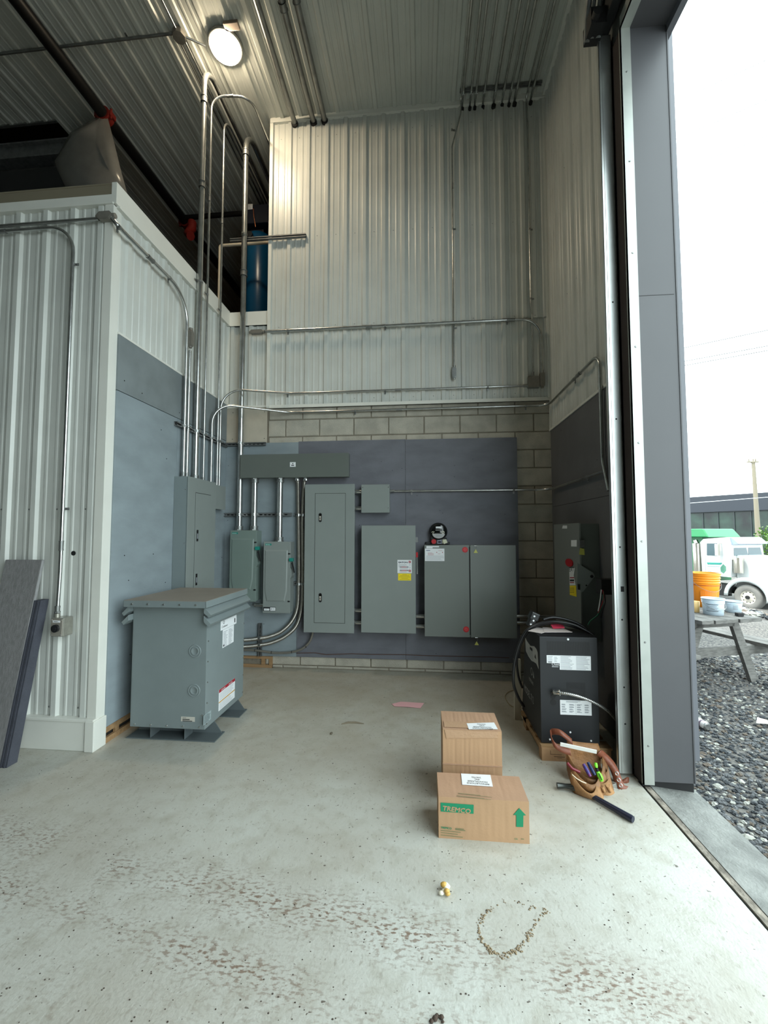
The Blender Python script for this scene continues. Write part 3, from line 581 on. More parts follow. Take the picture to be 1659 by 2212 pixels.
# thick pipes
hx = PB(518.6, 1040, .06 + .033).x; hy = D - .06 - .034
conduit('thick pipe rising from the left lever switch past the trough to the ceiling', [(hx, hy, S1[3]), (hx, hy, H - .13), (hx, 8.5, H - .13)], .033, .28,
    coup=[((hx, hy, PB(527, 590, .1).z), Z), ((hx, hy, PB(534, 330, .1).z), Z)], clamp=[((hx, hy, z1_), -Y, X), ((hx, hy, z2_), -Y, X), ((hx, hy, z3_ + .03), -Y, X)], conn=[((hx, hy, S1[3]), Z)])
for px, s_, lab in ((550, S1, 'second thick pipe from the trough down to the left lever switch'), (604.8, S2, 'thick pipe from the trough down to the right lever switch')):
    x_ = PB(px, 1080, .12).x; y_ = D - .12
    conduit(lab, [(x_, y_, s_[3]), (x_, y_, WW[2])], .034, .1, clamp=[((x_, y_, z2_), -Y, X)], conn=[((x_, y_, s_[3]), Z), ((x_, y_, WW[2]), -Z)])
# flexible pipes
def flex(label, pts, r, clamp=(), conn=(), m=FLEX, rings=True, pitch=.009, n=14):
    t = thing('flexible_conduit', label, 'flexible conduit', min([V(p) for p in pts], key=lambda p: p.z)); P_ = [V(p) for p in pts]
    sm = []
    for i in range(len(P_) - 1):      # Catmull-Rom, resampled at the corrugation pitch
        a = P_[max(i - 1, 0)]; b = P_[i]; c = P_[i + 1]; d = P_[min(i + 2, len(P_) - 1)]
        for s_ in range(24):
            f = s_ / 24; sm.append(.5 * ((2 * b) + (c - a) * f + (2 * a - 5 * b + 4 * c - d) * f * f + (-a + 3 * b - 3 * c + d) * f ** 3))
    sm.append(P_[-1]); out = [sm[0]]; acc = 0
    for a, b in zip(sm, sm[1:]):
        l = (b - a).length; p = 0
        while acc + l - p >= pitch / 4: p += pitch / 4 - acc; acc = 0; out.append(a + (b - a) * (p / l))
        acc += l - p
    MB().tube(out, (lambda i: r * (1 if i % 4 < 2 else .86)) if rings else r, n).build('hose', m, t)
    for p, nn, sd_ in clamp:
        p, nn, sd_ = V(p), V(nn), V(sd_); ax = nn.cross(sd_); k = MB(); k.cyl(p - ax * .013, p + ax * .013, r * 1.14, n=14, sm=False); k.obox(p + nn * (r + .006), sd_ * .008, ax * .011, nn * .009); k.build('clamp', GALV, t)
    for p, d in conn:
        p, d = V(p), V(d).normalized(); k = MB(); k.cyl(p, p + d * .03, r * 1.3, n=12, sm=False); k.cyl(p + d * .018, p + d * .034, r * 1.45, n=16); k.build('connector', GALV, t)
    return t
zc_ = lambda px, py, d=.07: PB(450 + px / 4.74, 1100 + py / 4.74, d)
pa = [(PB(642, 1035, .13).x, D - .13, WW[2])] + [zc_(*q) for q in ((918, -240), (922, 60), (926, 400), (925, 765), (912, 1000), (858, 1140), (745, 1252), (620, 1305), (528, 1322), (400, 1337), (300, 1340))]
flex('left ribbed flexible pipe sweeping from the trough down behind the transformer', pa, .0225, clamp=[(zc_(922, 60), -Y, X), (zc_(925, 765), -Y, X), (zc_(528, 1322), -Y, -Z)], conn=[(pa[0], -Z)])
pa = [(PB(660.5, 1035, .13).x, D - .13, WW[2])] + [zc_(*q) for q in ((980, -240), (965, 60), (966, 400), (966, 765), (956, 1000), (905, 1185), (790, 1300), (650, 1365), (528, 1390), (400, 1405), (300, 1408))]
flex('right ribbed flexible pipe sweeping from the trough beside the tall panelboard, behind the transformer', pa, .0215, clamp=[(zc_(965, 60), -Y, X), (zc_(966, 765), -Y, X), (zc_(528, 1390), -Y, -Z)], conn=[(pa[0], -Z)])
pa = [(zc_(1076, 1270, .09).x, D - .09, PBD[2] + .01)] + [zc_(*q) for q in ((1040, 1352), (960, 1428), (850, 1463), (700, 1470), (600, 1460), (500, 1446), (400, 1440), (300, 1440))]
t = flex('thin grey sealed flexible pipe curving from the bottom of the tall panelboard to the transformer', pa, .0125, rings=False, m=mat('grey_sealed_flex', (140, 136, 128), .35, .5))
for q in ((1000, 1405), (855, 1462), (648, 1466), (478, 1445)):
    p = zc_(*q); k = MB(); k.cyl(p - X * .003, p + X * .003, .0145, n=12); k.build('cable_tie', RUBBER, t)
k = MB(); k.tube([PB(px, py, .032) for px, py in ((640, 1411), (680, 1410), (705, 1414), (760, 1412), (800, 1413.5), (870, 1414), (930, 1416.5), (1000, 1418), (1060, 1419), (1100, 1421))], .0035, 6); k.build('wall_cable', mat('brown_cable', (92, 62, 50), .6), label='thin brown cable running low along the dark back plywood', cat='cable')
# thin conduits on the back wall
def bx_(px, py, d): p = PB(px, py, d); return p
zj = PB(1000, 1059.5, .05).z; xr_ = R - .045
conduit('conduit from the square junction box along the dark plywood and onto the right wall', [(JB[1], D - .05, zj), (xr_, D - .05, zj), (xr_, 3.3, zj + .0)], .0125, .16, strap=[((PB(889, 1060, .05).x, D - .05, zj), -Y, -Z), ((PB(1110, 1058, .05).x, D - .05, zj), -Y, -Z), ((xr_, 3.62, zj), -X, -Z)], conn=[((JB[1], D - .05, zj), X)])
def lb(parent, c, u, v, n, ln=.12, w_=.036, m=FIT):     # conduit body: u long axis, v width, n outwards
    c, u, v, n = V(c), V(u).normalized(), V(v).normalized(), V(n).normalized()
    k = MB(); h = ln / 2; b = w_ / 2
    pts = [c + u * (-h + b * .7) + v * -b, c + u * (h - b * .7) + v * -b, c + u * h + v * -b * .3, c + u * h + v * b * .3, c + u * (h - b * .7) + v * b, c + u * (-h + b * .7) + v * b, c + u * -h + v * b * .3, c + u * -h + v * -b * .3]
    k.prism([p - n * .018 for p in pts], n * .036); k.cyl(c + u * h * .95, c + u * (h + .018), .019, n=14); k.cyl(c - u * h * .95, c - u * (h + .01), .015, n=14); bo = k.build('access_fitting', m, parent, bevel=.003)
    k = MB(); k.prism([c + (p - c) * .86 + n * .018 for p in pts], n * .003); k.build('cover', m, bo, bevel=.001)
zt1 = PB(820, 704.5, .06).z; zlb = zt1
xd = PB(1169, 760, .06).x; zjb = PB(1154, 824, .06).z
tup = conduit('upper long conduit across the white ribbed wall, bending down at the right corner', [(PB(575, 716, .055).x, D - .06, zt1), (xd, D - .06, zt1), (xd, D - .06, zjb + .09)], .0165, .2,
    coup=[((PB(797, 706, .06).x, D - .06, zt1), X), ((PB(1105, 693, .06).x, D - .06, zt1), X)], strap=[((PB(px, 706, .06).x, D - .06, zt1), -Y, -Z) for px in (622, 832, 1096)])
lb(tup, (PB(555, 717, .05).x, D - .055, zt1), X, Z, -Y, .16, .05); lb(tup, (xd + .005, D - .055, zjb + .02), Z, X, -Y, .17, .05)
# small square box with the two vertical runs
q = fr(1141, 812, 1166, 836, .07); t = case('junction_box', 'small square grey box at the right end of the white wall, three conduits entering', 'junction box', q, .065, .02, GALVD)
k = MB(); k.box((q[0], D - .07, q[2]), (q[1], D - .063, q[3])); screwheads(k, [(q[0] + .012, D - .07, q[2] + .012), (q[1] - .012, D - .07, q[3] - .012), (q[0] + .012, D - .07, q[3] - .012)], -Y); k.build('cover', FIT, t, bevel=.002); SB = q
zt2 = PB(900, 841, .045).z; zt3 = PB(900, 883.5, .045).z
yg = PL(474, 930, .06).y; ye = PL(457.5, 930, .06).y
# ================================================================= CONDUITS ON THE LEFT WALL
xo = L + .062
ys = {n: P(px, 935, 0, xo).y for n, px in zip('abcdefg', (398, 405.5, 423.8, 441, 457.5, 470.5, 475.5))}
pL_near = P(376.5, 1029, 0, L + .017); py0 = pL_near.y; pz1 = pL_near.z; pd = P(408, 1031, 1, py0).x; py1 = P(466.5, 1045, 0, pd).y; pz0 = .42
t = thing('panelboard', 'tall grey panelboard on the left wall behind the transformer with conduits entering its top', 'electrical panel', (L + .08, (py0 + py1) / 2, pz0))
k = MB(); k.box((L + .017, py0, pz0), (pd - .006, py1, pz1)); k.build('body', PANELB, t, bevel=.003)
k = MB(); k.box((pd - .008, py0 - .006, pz0), (pd, py1 + .006, pz1)); k.build('cover', PANEL, t, bevel=.002)
f = lambda a: py0 + (py1 - py0) * a
k = MB(); k.box((pd - .0005, f(.235), pz0 + .1), (pd + .0008, f(.80), pz1 - .14)); k.build('door_gap', RUBBER, t)
k = MB(); k.box((pd, f(.24), pz0 + .105), (pd + .004, f(.795), pz1 - .145)); dr = k.build('door', PANEL, t, bevel=.0015)
for z_ in (P(424, 1157, 0, pd).z, P(422, 1252, 0, pd).z):
    k = MB(); k.box((pd + .002, f(.29), z_ - .055), (pd + .0055, f(.35), z_ + .055), 0); k.box((pd + .005, f(.305), z_ - .03), (pd + .007, f(.335), z_ + .02), 1); k.build('latch', [RUBBER, GREYINK], dr)
k = MB(); screwheads(k, [(L + .13, py0 - .0005, z_) for z_ in (1.95, 1.45, .95)], -Y, r=.006); k.build('screw', GALV, t)
y2a, y2b = py1 + .01, P(487, 1070, 0, L + .1).y; zz1 = P(477, 1050, 0, L + .1).z; zz0 = P(477, 1100, 0, L + .1).z
t = thing('junction_box', 'blank grey box in the left corner just behind the tall left-wall panelboard', 'junction box', (L + .05, y2a + .1, zz0)); k = MB(); k.box((L + .017, y2a, zz0), (L + .095, y2b, zz1)); k.build('body', PANEL, t, bevel=.002)
k = MB(); k.box((L + .095, y2a - .003, zz0 - .003), (L + .1, y2b + .003, zz1 + .003)); k.build('cover', PANEL, t)
za = P(398, 920, 0, xo).z; strut('long strut channel on the left wall holding the row of upright conduits', (L + .017, P(379, 912, 0, L + .03).y, za), (L + .017, D - .06, za), X)
def cl(n): return [((xo, ys[n], za), X, Y)]
zla = PL(253, 487, .06).z
conduit('conduit rising on the left wall and turning to the near corner along the white trim', [(xo, ys['a'], pz1), (xo, ys['a'], zla), (xo, N - .05, zla), (L - .0, N - .05, PN(120, 481, .04).z + .01)], .0155, [.28, .05], clamp=cl('a'), coup=[((xo, P(325, 562, 0, xo).y, zla), Y)], strap=[((xo, P(366, 607, 0, xo).y, zla), X, -Z), ((xo, P(257, 490, 0, xo).y, zla), X, -Z)], conn=[((xo, ys['a'], pz1), Z)])
zlb_ = P(409, 757, 0, xo).z
tb_ = conduit('conduit rising on the left wall and ending at the grey fitting below the trim', [(xo, ys['b'], pz1), (xo, ys['b'], zlb_)], .0155, .2, clamp=cl('b'), conn=[((xo, ys['b'], pz1), Z)])
lb(tb_, (xo, ys['b'] + .01, P(414, 733, 0, xo).z), Z, Y, X, .17, .055)
conduit('thick pipe rising from the left panelboard to the ceiling near the lamp', [(xo, ys['c'], pz1), (xo, ys['c'], H - .07), (xo, 8.5, H - .07)], .0275, .25, clamp=cl('c'), strap=[((xo, ys['c'], P(430, 607, 0, xo).z), X, -Y)], coup=[((xo, ys['c'], P(436, 398, 0, xo).z), Z), ((xo, ys['c'], P(437, 208, 0, xo).z), Z)], conn=[((xo, ys['c'], pz1), Z)])
zd = P(468, 238, 0, xo).z; xq = P(550, 240, 2, zd).x
conduit('slim conduit rising then arching over to the high white wall', [(xo, ys['d'], pz1), (xo, ys['d'], zd + .05), (xo + .42, ys['d'] + .05, zd + .05), (xo + .42, 7.5, zd + .05)], .0115, .15, clamp=cl('d'), coup=[((xo, ys['d'], P(457, 435, 0, xo).z), Z), ((xo + .2, ys['d'] + .022, zd + .05), X)], strap=[((xo, ys['d'], P(447, 635, 0, xo).z), X, -Y)], conn=[((xo, ys['d'], pz1), Z)])
xcr = xr_; zde = PB(900, 883, .045).z; y_dn = P(1299, 900, 0, xcr).y
conduit('conduit leaving the left wall and crossing the block wall to the right wall', [(xo, ys['e'], zz1 if ys['e'] > y2a else pz1), (xo, ys['e'], zt3), V((PB(625, 887, .045).x, D - .045, zt3)), (xcr, D - .045, zt3), (xcr, y_dn, zt3), (xcr, y_dn, 2.1), (xcr, y_dn - .09, 1.86)], .0135, [.22, .25, .12, .12, .2], clamp=cl('e'),
    coup=[((PB(862, 882, .045).x, D - .045, zt3), X), ((xcr, 3.75, zt3), Y)], strap=[((PB(px, 882, .045).x, D - .045, zt3), -Y, -Z) for px in (767, 1136)] + [((xcr, 3.86, zt3), -X, -Z)])
conduit('slim conduit rising past the mezzanine trim, furthest right, bending back', [(xo, ys['f'], zz1), (xo, ys['f'], H - .2), (xo, 8.5, H - .2)], .0115, .2, clamp=cl('f'), coup=[((xo, ys['f'], P(480, 477, 0, xo).z), Z)], strap=[((xo, ys['f'], P(474, 668, 0, xo).z), X, -Y)])
conduit('conduit from the left corner crossing low on the white wall to the square box', [(xo, ys['g'], zz1), (xo, ys['g'], zt2), V((PB(628, 849, .045).x, D - .045, zt2)), (SB[0], D - .045, zt2)], .0125, [.24, .25], clamp=cl('g'),
    coup=[((PB(860, 840, .045).x, D - .045, zt2), X)], strap=[((PB(px, 846, .045).x, D - .045, zt2), -Y, -Z) for px in (621, 832, 1054)], conn=[((SB[0], D - .045, zt2), -X)])
# cream plastic pipe on the mezzanine
x_ = P(474, 600, 1, 5.2).x; k = MB(); k.tube(fillet([(x_, 5.2, 4.17), (x_, 5.2, P(474, 531, 1, 5.2).z), (-1.95, 5.2, P(474, 531, 1, 5.2).z)], .03), .02, 12); k.build('plastic_pipe', mat('cream_plastic', (200, 190, 170), .5), label='cream plastic pipe standing on the mezzanine behind the slim conduits', cat='pipe')
# near corner: conduit bodies and runs on the face towards the camera
zn1 = PN(120, 481, .04).z; zn2 = PN(60, 493, .04).z - .003; xv = -2.63
tc_ = conduit('upper conduit along the top of the near ribbed wall', [(-6, N - .045, zn1), (PN(212, 472, .05).x, N - .045, zn1)], .0135, .1); lb(tc_, (PN(228, 472, .05).x, N - .05, zn1 + .01), X, Z, -Y, .125, .06)
zs = PN(133, 1342, .05).z + .06
conduit('conduit running under the trim then down the near ribbed wall to the key switch', [(-6, N - .045, zn2 - .012), (xv, N - .045, zn2 - .012), (xv, N - .045, zs + .3), (xv - .0, N - .055, zs)], .0125, [.2, .1], strap=[((xv, N - .042, z_), -Y, X) for z_ in (3.58, 1.72)], coup=[((xv, N - .045, 1.45), Z), ((PN(3, 494, .05).x, N - .045, zn2 - .012), X)], conn=[((xv, N - .055, zs), Z)])
c = V((-2.595, N - .06, .86)); c.x = PN(132, 1355, .06).x; c.z = PN(132, 1353, .06).z
t = thing('key_switch_box', 'small metal key switch box at the end of the conduit on the near ribbed wall', 'switch box', (c.x, N, c.z - .06))
k = MB(); k.box((c.x - .048, N - .095, c.z - .065), (c.x + .048, N - .01, c.z + .065)); k.cyl((xv, N - .055, c.z + .065), (xv, N - .055, c.z + .09), .019, n=14); k.build('body', mat('cast_metal', (170, 168, 158), .35, .6, .2, 30), t, bevel=.006)
k = MB(); k.box((c.x - .044, N - .1, c.z - .06), (c.x + .044, N - .095, c.z + .06)); cp = k.build('cover', mat('brushed_plate', (186, 180, 170), .35, .6), t, bevel=.002)
k = MB(); k.cyl((c.x, N - .1, c.z - .005), (c.x, N - .116, c.z - .005), .027, n=24); k.cyl((c.x, N - .116, c.z - .005), (c.x, N - .122, c.z - .005), .014, n=16); k.build('key_cylinder', BLACK, cp)
k = MB(); k.box((c.x - .028, N - .1012, c.z + .036), (c.x + .028, N - .1, c.z + .05)); lines(k, (c.x - .02, N - .1014, c.z + .043), X, Z, .04, 1, .004, 1, .003); k.build('label', [PAPER, INK], cp)
k = MB(); screwheads(k, [(c.x + a, N - .1, c.z + b) for a in (-.036, .036) for b in (-.052, .052)], -Y, r=.004); k.build('screw', GALV, cp)
# ================================================================= VERTICAL AND CEILING CONDUITS, RIGHT GROUP
zc = H - .05
xa = PB(979, 600, .04).x; xb = PB(1145, 560, .05).x
tmid = conduit('thin conduit dropping down the middle of the white wall to a loose end fitting', [(PC(996, 210, .05).x, 3.0, zc), (PC(996, 210, .05).x, D - .12, zc), (PC(996, 210, .05).x, D - .06, zc - .12), (xa, D - .04, zc - .5), (xa, D - .04, PB(982, 800, .04).z)], .0085, .05, coup=[((xa, D - .04, PB(979, 402, .04).z), Z)], strap=[((xa, D - .04, PB(980, 494, .04).z), -Y, X), ((xa, D - .04, PB(982, 708, .04).z), -Y, X), ((xa, D - .04, PB(978, 280, .04).z), -Y, X)])
lb(tmid, (xa, D - .045, PB(983, 806, .04).z), Z, X, -Y, .13, .05, GALV)
xb2 = PB(1150, 720, .05).x
conduit('thin conduit dropping down the right end of the white wall to the square box', [(PC(1139, 200, .05).x, 2.6, zc), (PC(1139, 200, .05).x, D - .05, zc), (xb, D - .05, zc - .3), (xb, D - .05, PB(1146, 655, .05).z), (xb2, D - .05, PB(1149, 680, .05).z), (xb2, D - .05, SB[3])], .0105, .08, strap=[((xb, D - .05, PB(1146, 495, .05).z), -Y, X), ((xb, D - .05, PB(1147, 645, .05).z), -Y, X)], conn=[((xb2, D - .05, SB[3]), Z)])
right = [(997.5, .0135), (1014, .0125), (1024.5, .0125), (1042, .0125), (1065, .017), (1083, .0135), (1098, .0125), (1110, .016), (1144.6, .0135)]
names = ['leftmost of the ceiling conduits bunched at the right', 'second ceiling conduit from the left in the right-hand bunch', 'third ceiling conduit from the left in the right-hand bunch', 'fourth ceiling conduit from the left in the right-hand bunch', 'fifth and thickest ceiling conduit from the left in the right-hand bunch', 'sixth ceiling conduit from the left in the right-hand bunch', 'seventh ceiling conduit from the left in the right-hand bunch', 'eighth ceiling conduit from the left in the right-hand bunch, thick with coupling', 'ceiling conduit nearest the door corner in the right-hand bunch']
for i, ((px, r_), lab) in enumerate(zip(right, names)):
    x_ = P(px, 231, 1, D).x; zc_r = H - .055
    conduit(lab, [(x_, .6, zc_r), (x_, D - .03, zc_r), (x_, D + .02, zc_r - .06)], r_, .06, clamp=[((x_, P(1080, 192, 2, H - .05).y, zc_r), -Z, X)], coup=[((x_, 2.6 + (i * 37 % 11) * .12, zc_r), Y)] if i in (1, 4, 5, 7) else (), group='ceiling conduits in the right-hand bunch')
    k = MB(); k.cyl((x_, D - .0225, zc_r - .045), (x_, D - .0505, zc_r - .045), r_ * 1.5, n=14); k.build('wall_collar', RUBBER, bpy.data.objects[[o.name for o in C.objects if o.get('label') == lab][0]])
yst = P(1080, 192, 2, H - .05).y
strut('dark strut channel on the ceiling clamping the right-hand bunch of conduits', (P(993, 199, 2, H).x, yst, H - .018), (P(1168, 183, 2, H).x, yst, H - .018), -Z, .041, .024)
for px, lab, cy in ((639, 'left one of three thick ceiling pipes by the lamp', None), (679, 'middle one of three thick ceiling pipes, with a coupling', 3.55), (703, 'right one of three thick ceiling pipes, with a coupling', 3.5)):
    x_ = P(px, 262, 1, D).x; zc_l = H - .075
    conduit(lab, [(x_, .6, zc_l), (x_, D - .08, zc_l), (x_, D + .04, zc_l - .02)], .031, .2, coup=[((x_, cy, zc_l), Y)] if cy else (), m=GALVD, group='three thick ceiling pipes')
    k = MB(); k.cyl((x_, D - .0225, zc_l - .01), (x_, D - .052, zc_l - .012), .041, n=18); k.build('wall_collar', RUBBER, bpy.data.objects[[o.name for o in C.objects if o.get('label') == lab][0]])
# lamp and its ceiling conduits
lc = PC(487, 107, .07); bxp = PC(387, 76, .045)
t = thing('ceiling_lamp', 'round glowing lamp mounted on the ribbed ceiling', 'ceiling lamp', (lc.x, lc.y, H - .09))
k = MB(); k.lathe([(0, 0), (.17, 0), (.175, -.015), (.17, -.03), (.15, -.03)], (lc.x, lc.y, H - .02), Z, 40); k.box((lc.x - .07, lc.y - .02, H - .03), (lc.x + .07, lc.y + .02, H - .018)); k.build('housing', GALVD, t)
LG = bpy.data.materials.new('lamp_glow'); LG.use_nodes = True; e = LG.node_tree.nodes['Principled BSDF']; e.inputs['Base Color'].default_value = (1, .9, .75, 1); e.inputs['Emission Color'].default_value = (1, .82, .58, 1); e.inputs['Emission Strength'].default_value = 95
k = MB(); k.lathe([(.155, -.03), (.147, -.05), (.11, -.068), (.05, -.076), (0, -.078)], (lc.x, lc.y, H - .02), Z, 40); k.build('diffuser', LG, t)
pl = P(505, 60, 2, H - .04); t = thing('occupancy_sensor', 'small brownish sensor plate on the ceiling beside the lamp', 'sensor', pl - V((0, 0, .03))); k = MB(); k.box((pl.x - .09, pl.y - .05, H - .05), (pl.x + .06, pl.y + .02, H - .018)); k.build('plate', mat('brownish_plastic', (120, 104, 88), .5), t, bevel=.005)
t = thing('junction_box', 'small octagonal grey box on the ceiling left of the lamp where conduits meet', 'junction box', bxp - V((0, 0, .03)))
k = MB(); k.cyl((bxp.x, bxp.y, H - .07), (bxp.x, bxp.y, H - .018), .062, n=8, sm=False); k.build('body', FIT, t, bevel=.004); k = MB(); k.cyl((bxp.x, bxp.y, H - .074), (bxp.x, bxp.y, H - .07), .064, n=8, sm=False); k.build('cover', FIT, t)
zl = H - .045
conduit('ceiling conduit running left from the octagonal box', [(-11, bxp.y - .02, zl), (bxp.x - .06, bxp.y - .02, zl)], .0135, .1, strap=[((P(272, 77, 2, zl).x, bxp.y - .02, zl), -Z, -Y)], m=GALVD)
conduit('short ceiling conduit from the octagonal box to the lamp', [(bxp.x + .06, bxp.y + .02, zl), (lc.x - .2, lc.y - .03, zl)], .0105, .1)
conduit('ceiling conduit coming towards the camera from the octagonal box', [(bxp.x, .8, zl), (bxp.x, bxp.y - .06, zl)], .0095, .1)
for s_, lab in ((-.025, 'left of two thin ceiling conduits leading from the octagonal box to the mezzanine'), (.03, 'right of two thin ceiling conduits leading from the octagonal box to the mezzanine')):
    conduit(lab, [(bxp.x + s_, bxp.y + .06, zl), (bxp.x + s_, 8.5, zl)], .0095, .1)
# ================================================================= MEZZANINE AND SPRINKLER
BLKP = mat('black_steel_pipe', (20, 20, 20), .45, .3); REDC = mat('red_grooved_coupling', (120, 30, 22), .45)
zp = H - .17; a_ = P(60, 10, 2, zp); xp = P(420, 505, 2, zp).x
smain = t = thing('sprinkler_main', 'long black sprinkler pipe under the left ceiling with red couplings', 'sprinkler pipe', (xp, 4, zp - .06))
k = MB(); k.cyl((xp, .5, zp), (xp, 10.8, zp), .062, n=20); k.build('pipe', BLKP, t)
for px, py in ((225, 252), (402, 482)):
    y_ = P(px, py, 2, zp).y; k = MB(); k.cyl((xp, y_ - .05, zp), (xp, y_ + .05, zp), .085, n=18); [k.box((xp + s_ * .075 - .03, y_ - .045, zp - .03), (xp + s_ * .075 + .03, y_ + .045, zp + .03)) for s_ in (-1, 1)]; [k.cyl((xp + s_ * .09, y_ - .02, zp - .06), (xp + s_ * .09, y_ - .02, zp + .06), .014, n=8) for s_ in (-1, 1)]; k.build('coupling', REDC, t, label='red grooved coupling', bevel=.006)
yb = P(402, 470, 2, zp).y
k = MB(); k.cyl((xp, yb, zp), (U - .02, yb, zp), .036, n=16); k.build('sprinkler_branch', BLKP, label='black sprinkler branch pipe crossing behind the upright conduits to the right', cat='sprinkler pipe')
c = P(408, 497, 1, yb - .1); k = MB(); k.tube([c + V((.05, 0, .12)), c + V((.06, -.02, 0)), c + V((.02, -.05, -.1)), c + V((.08, -.08, -.16))], .062, 14); k.build('elbow', REDC, smain, label='red elbow')
# wrapped duct
hexp = [P(a / 2.765, b / 2.765, 1, 4.25) for a, b in ((325, 960), (420, 790), (600, 683), (640, 690), (682, 850), (720, 1010), (770, 1190), (440, 1200))]
t = thing('wrapped_air_duct', 'dark air duct on the mezzanine with its end sealed in shiny grey plastic sheet', 'air duct', (-4.2, 4.5, 4.17))
k = MB(); k.prism([(-8.5, 4.3, 4.9), (-8.5, 4.3, 5.9), (-8.5, 4.6, 6.2), (-8.5, 5.0, 6.2), (-8.5, 5.0, 4.9)], (4.35, 0, 0)); k.build('duct', BLACK, t, bevel=.02)
PLAST = mat('grey_plastic_sheet', (120, 119, 114), .25, 0, .25, 2.5, .5, 4)
k = MB(); n_ = len(hexp); cen = sum(hexp, V()) / n_; ins_ = [cen + (p - cen) * .55 + V((random.uniform(-.05, .05), -.07 + random.uniform(-.03, .03), random.uniform(-.06, .06))) for p in hexp]
back_ = [p + V((-.75, .8, .1)) for p in hexp]
k.add(hexp + ins_ + [cen + V((.03, -.05, .1))] + back_, [(i, (i + 1) % n_, n_ + (i + 1) % n_, n_ + i) for i in range(n_)] + [(n_ + i, n_ + (i + 1) % n_, 2 * n_) for i in range(n_)] + [(i, (i + 1) % n_, 2 * n_ + 1 + (i + 1) % n_, 2 * n_ + 1 + i) for i in range(n_)] + [tuple(2 * n_ + 1 + i for i in range(n_))], 0, True); k.build('plastic_wrap', PLAST, t, label='shiny grey plastic sheet')
k = MB(); k.box((-9, 4.55, 6.28), (-3.9, 4.6, 6.45)); k.box((-9, 4.5, 6.45), (-3.9, 4.66, 6.47)); k.box((-9, 4.5, 6.26), (-3.9, 4.66, 6.28)); k.build('roof_joist', STRUT, label='dark steel joist over the wrapped air duct at the end of the ceiling liner', cat='steel joist')
for i in range(4):
    k = MB(); y_ = 6.3 + i * 1.25; k.box((-9, y_, 7.2), (-3.9, y_ + .06, 7.3)); [k.bar((-9 + j * .5, y_ + .03, 7.3), (-8.75 + j * .5, y_ + .03, 7.7), .03, .03) for j in range(10)]; [k.bar((-8.75 + j * .5, y_ + .03, 7.7), (-8.5 + j * .5, y_ + .03, 7.3), .03, .03) for j in range(10)]; k.box((-9, y_, 7.7), (-3.9, y_ + .06, 7.78))
    k.build('roof_joist', STRUT, label='dark lattice roof joist in the open bay behind the wrapped duct', cat='steel joist', group='lattice joists in the open roof bay')
p0, p1 = P(430, 478, 2, H - .3), P(300, 478, 2, H - .3)
# blue compressor tank
cx, cy = -2.33, 5.75; cx = P(552, 600, 1, cy).x; tr = P(556, 600, 1, cy).x - P(533, 600, 1, cy - .05).x; tr = .19
BLUE = mat('blue_tank_paint', (14, 78, 118), .28)
cx = P(533, 600, 1, cy).x + tr; zt_ = P(545, 510, 1, cy).z
t = thing('compressor_tank', 'tall blue compressor tank standing on the mezzanine behind the wall edge', 'compressor', (cx, cy, 4.165))
k = MB(); k.lathe([(0, 4.30), (.11, 4.32), (.17, 4.37), (tr, 4.44), (tr, zt_ - .12), (.17, zt_ - .05), (.1, zt_), (0, zt_ + .01)], (cx, cy, 0), Z, 36); k.build('tank', BLUE, t)
for a in (0.6, 2.7, 4.8): k = MB(); k.bar((cx + .15 * math.cos(a), cy + .15 * math.sin(a), 4.40), (cx + .2 * math.cos(a), cy + .2 * math.sin(a), 4.165), .04, .01); k.build('leg', BLUE, t)
zt2_ = zt_ + .02
k = MB(); k.box((cx - .16, cy - .2, zt2_ + .02), (cx + .2, cy + .15, zt2_ + .30)); k.box((cx - .1, cy - .1, zt_ - .04), (cx + .1, cy + .1, zt2_ + .03)); k.ball((cx + .1, cy - .05, zt2_ + .22), .14); k.build('motor', mat('dark_navy_motor', (14, 18, 34), .4), t, bevel=.01)
k = MB(); k.box((cx - .15, cy - .202, zt2_ + .23), (cx - .03, cy - .2, zt2_ + .31), 0); lines(k, (cx - .14, cy - .203, zt2_ + .295), X, Z, .1, 5, .013, 1, .003); k.build('label', [PAPER, GREYINK], t, label='white label')
k = MB(); k.tube([(cx - .01, cy - .22, zt2_ + .22), (cx + .0, cy - .22, zt2_ + .1), (cx + .02, cy - .2, zt2_ - .04)], .006, 8); k.build('copper_line', BRASS, t)
k = MB(); k.cyl((cx - .06, cy - tr - .04, zt_ - .14), (cx - .06, cy - tr + .03, zt_ - .14), .045, n=18); k.cyl((cx - .0, cy - tr - .05, zt_ - .2), (cx - .0, cy - tr + .02, zt_ - .2), .02, n=12); k.build('pressure_gauge', BLACK, t)
# ================================================================= RIGHT WALL SWITCH
sy = P(1297, 1250, 0, R - .02).y; sx_ = P(1251, 1200, 1, sy).x; sy2 = P(1197.5, 1200, 0, sx_).y; st_ = P(1250, 1131, 1, sy).z; sb = .68
t = thing('safety_switch', 'tall grey switch box on the dark right wall with red round seal and yellow label', 'safety switch', (R - .1, (sy + sy2) / 2, sb))
k = MB(); k.box((sx_ + .012, sy, sb), (R - .02, sy2, st_)); k.build('body', PANELD, t, bevel=.003)
k = MB(); k.box((sx_, sy - .012, sb - .005), (sx_ + .014, sy2, st_ + .005)); dr = k.build('door', mat('grey_enamel_side', (118, 122, 118), .45), t, bevel=.002)
rp_ = lambda px, py: P(px, py, 0, sx_ - .001)
z3 = lambda a, b: (1080 + a / 5.184, 1050 + b / 5.184)
def rlabel(pts, name, m, lab=None, off=0.):
    k = MB(); k.prism([rp_(*z3(*q)) - X * off for q in pts], (-.0012, 0, 0)); return k.build(name, m, dr, label=lab)
rlabel([(705, 442), (752, 442), (752, 476), (697, 476)], 'label_strip', PAPER)
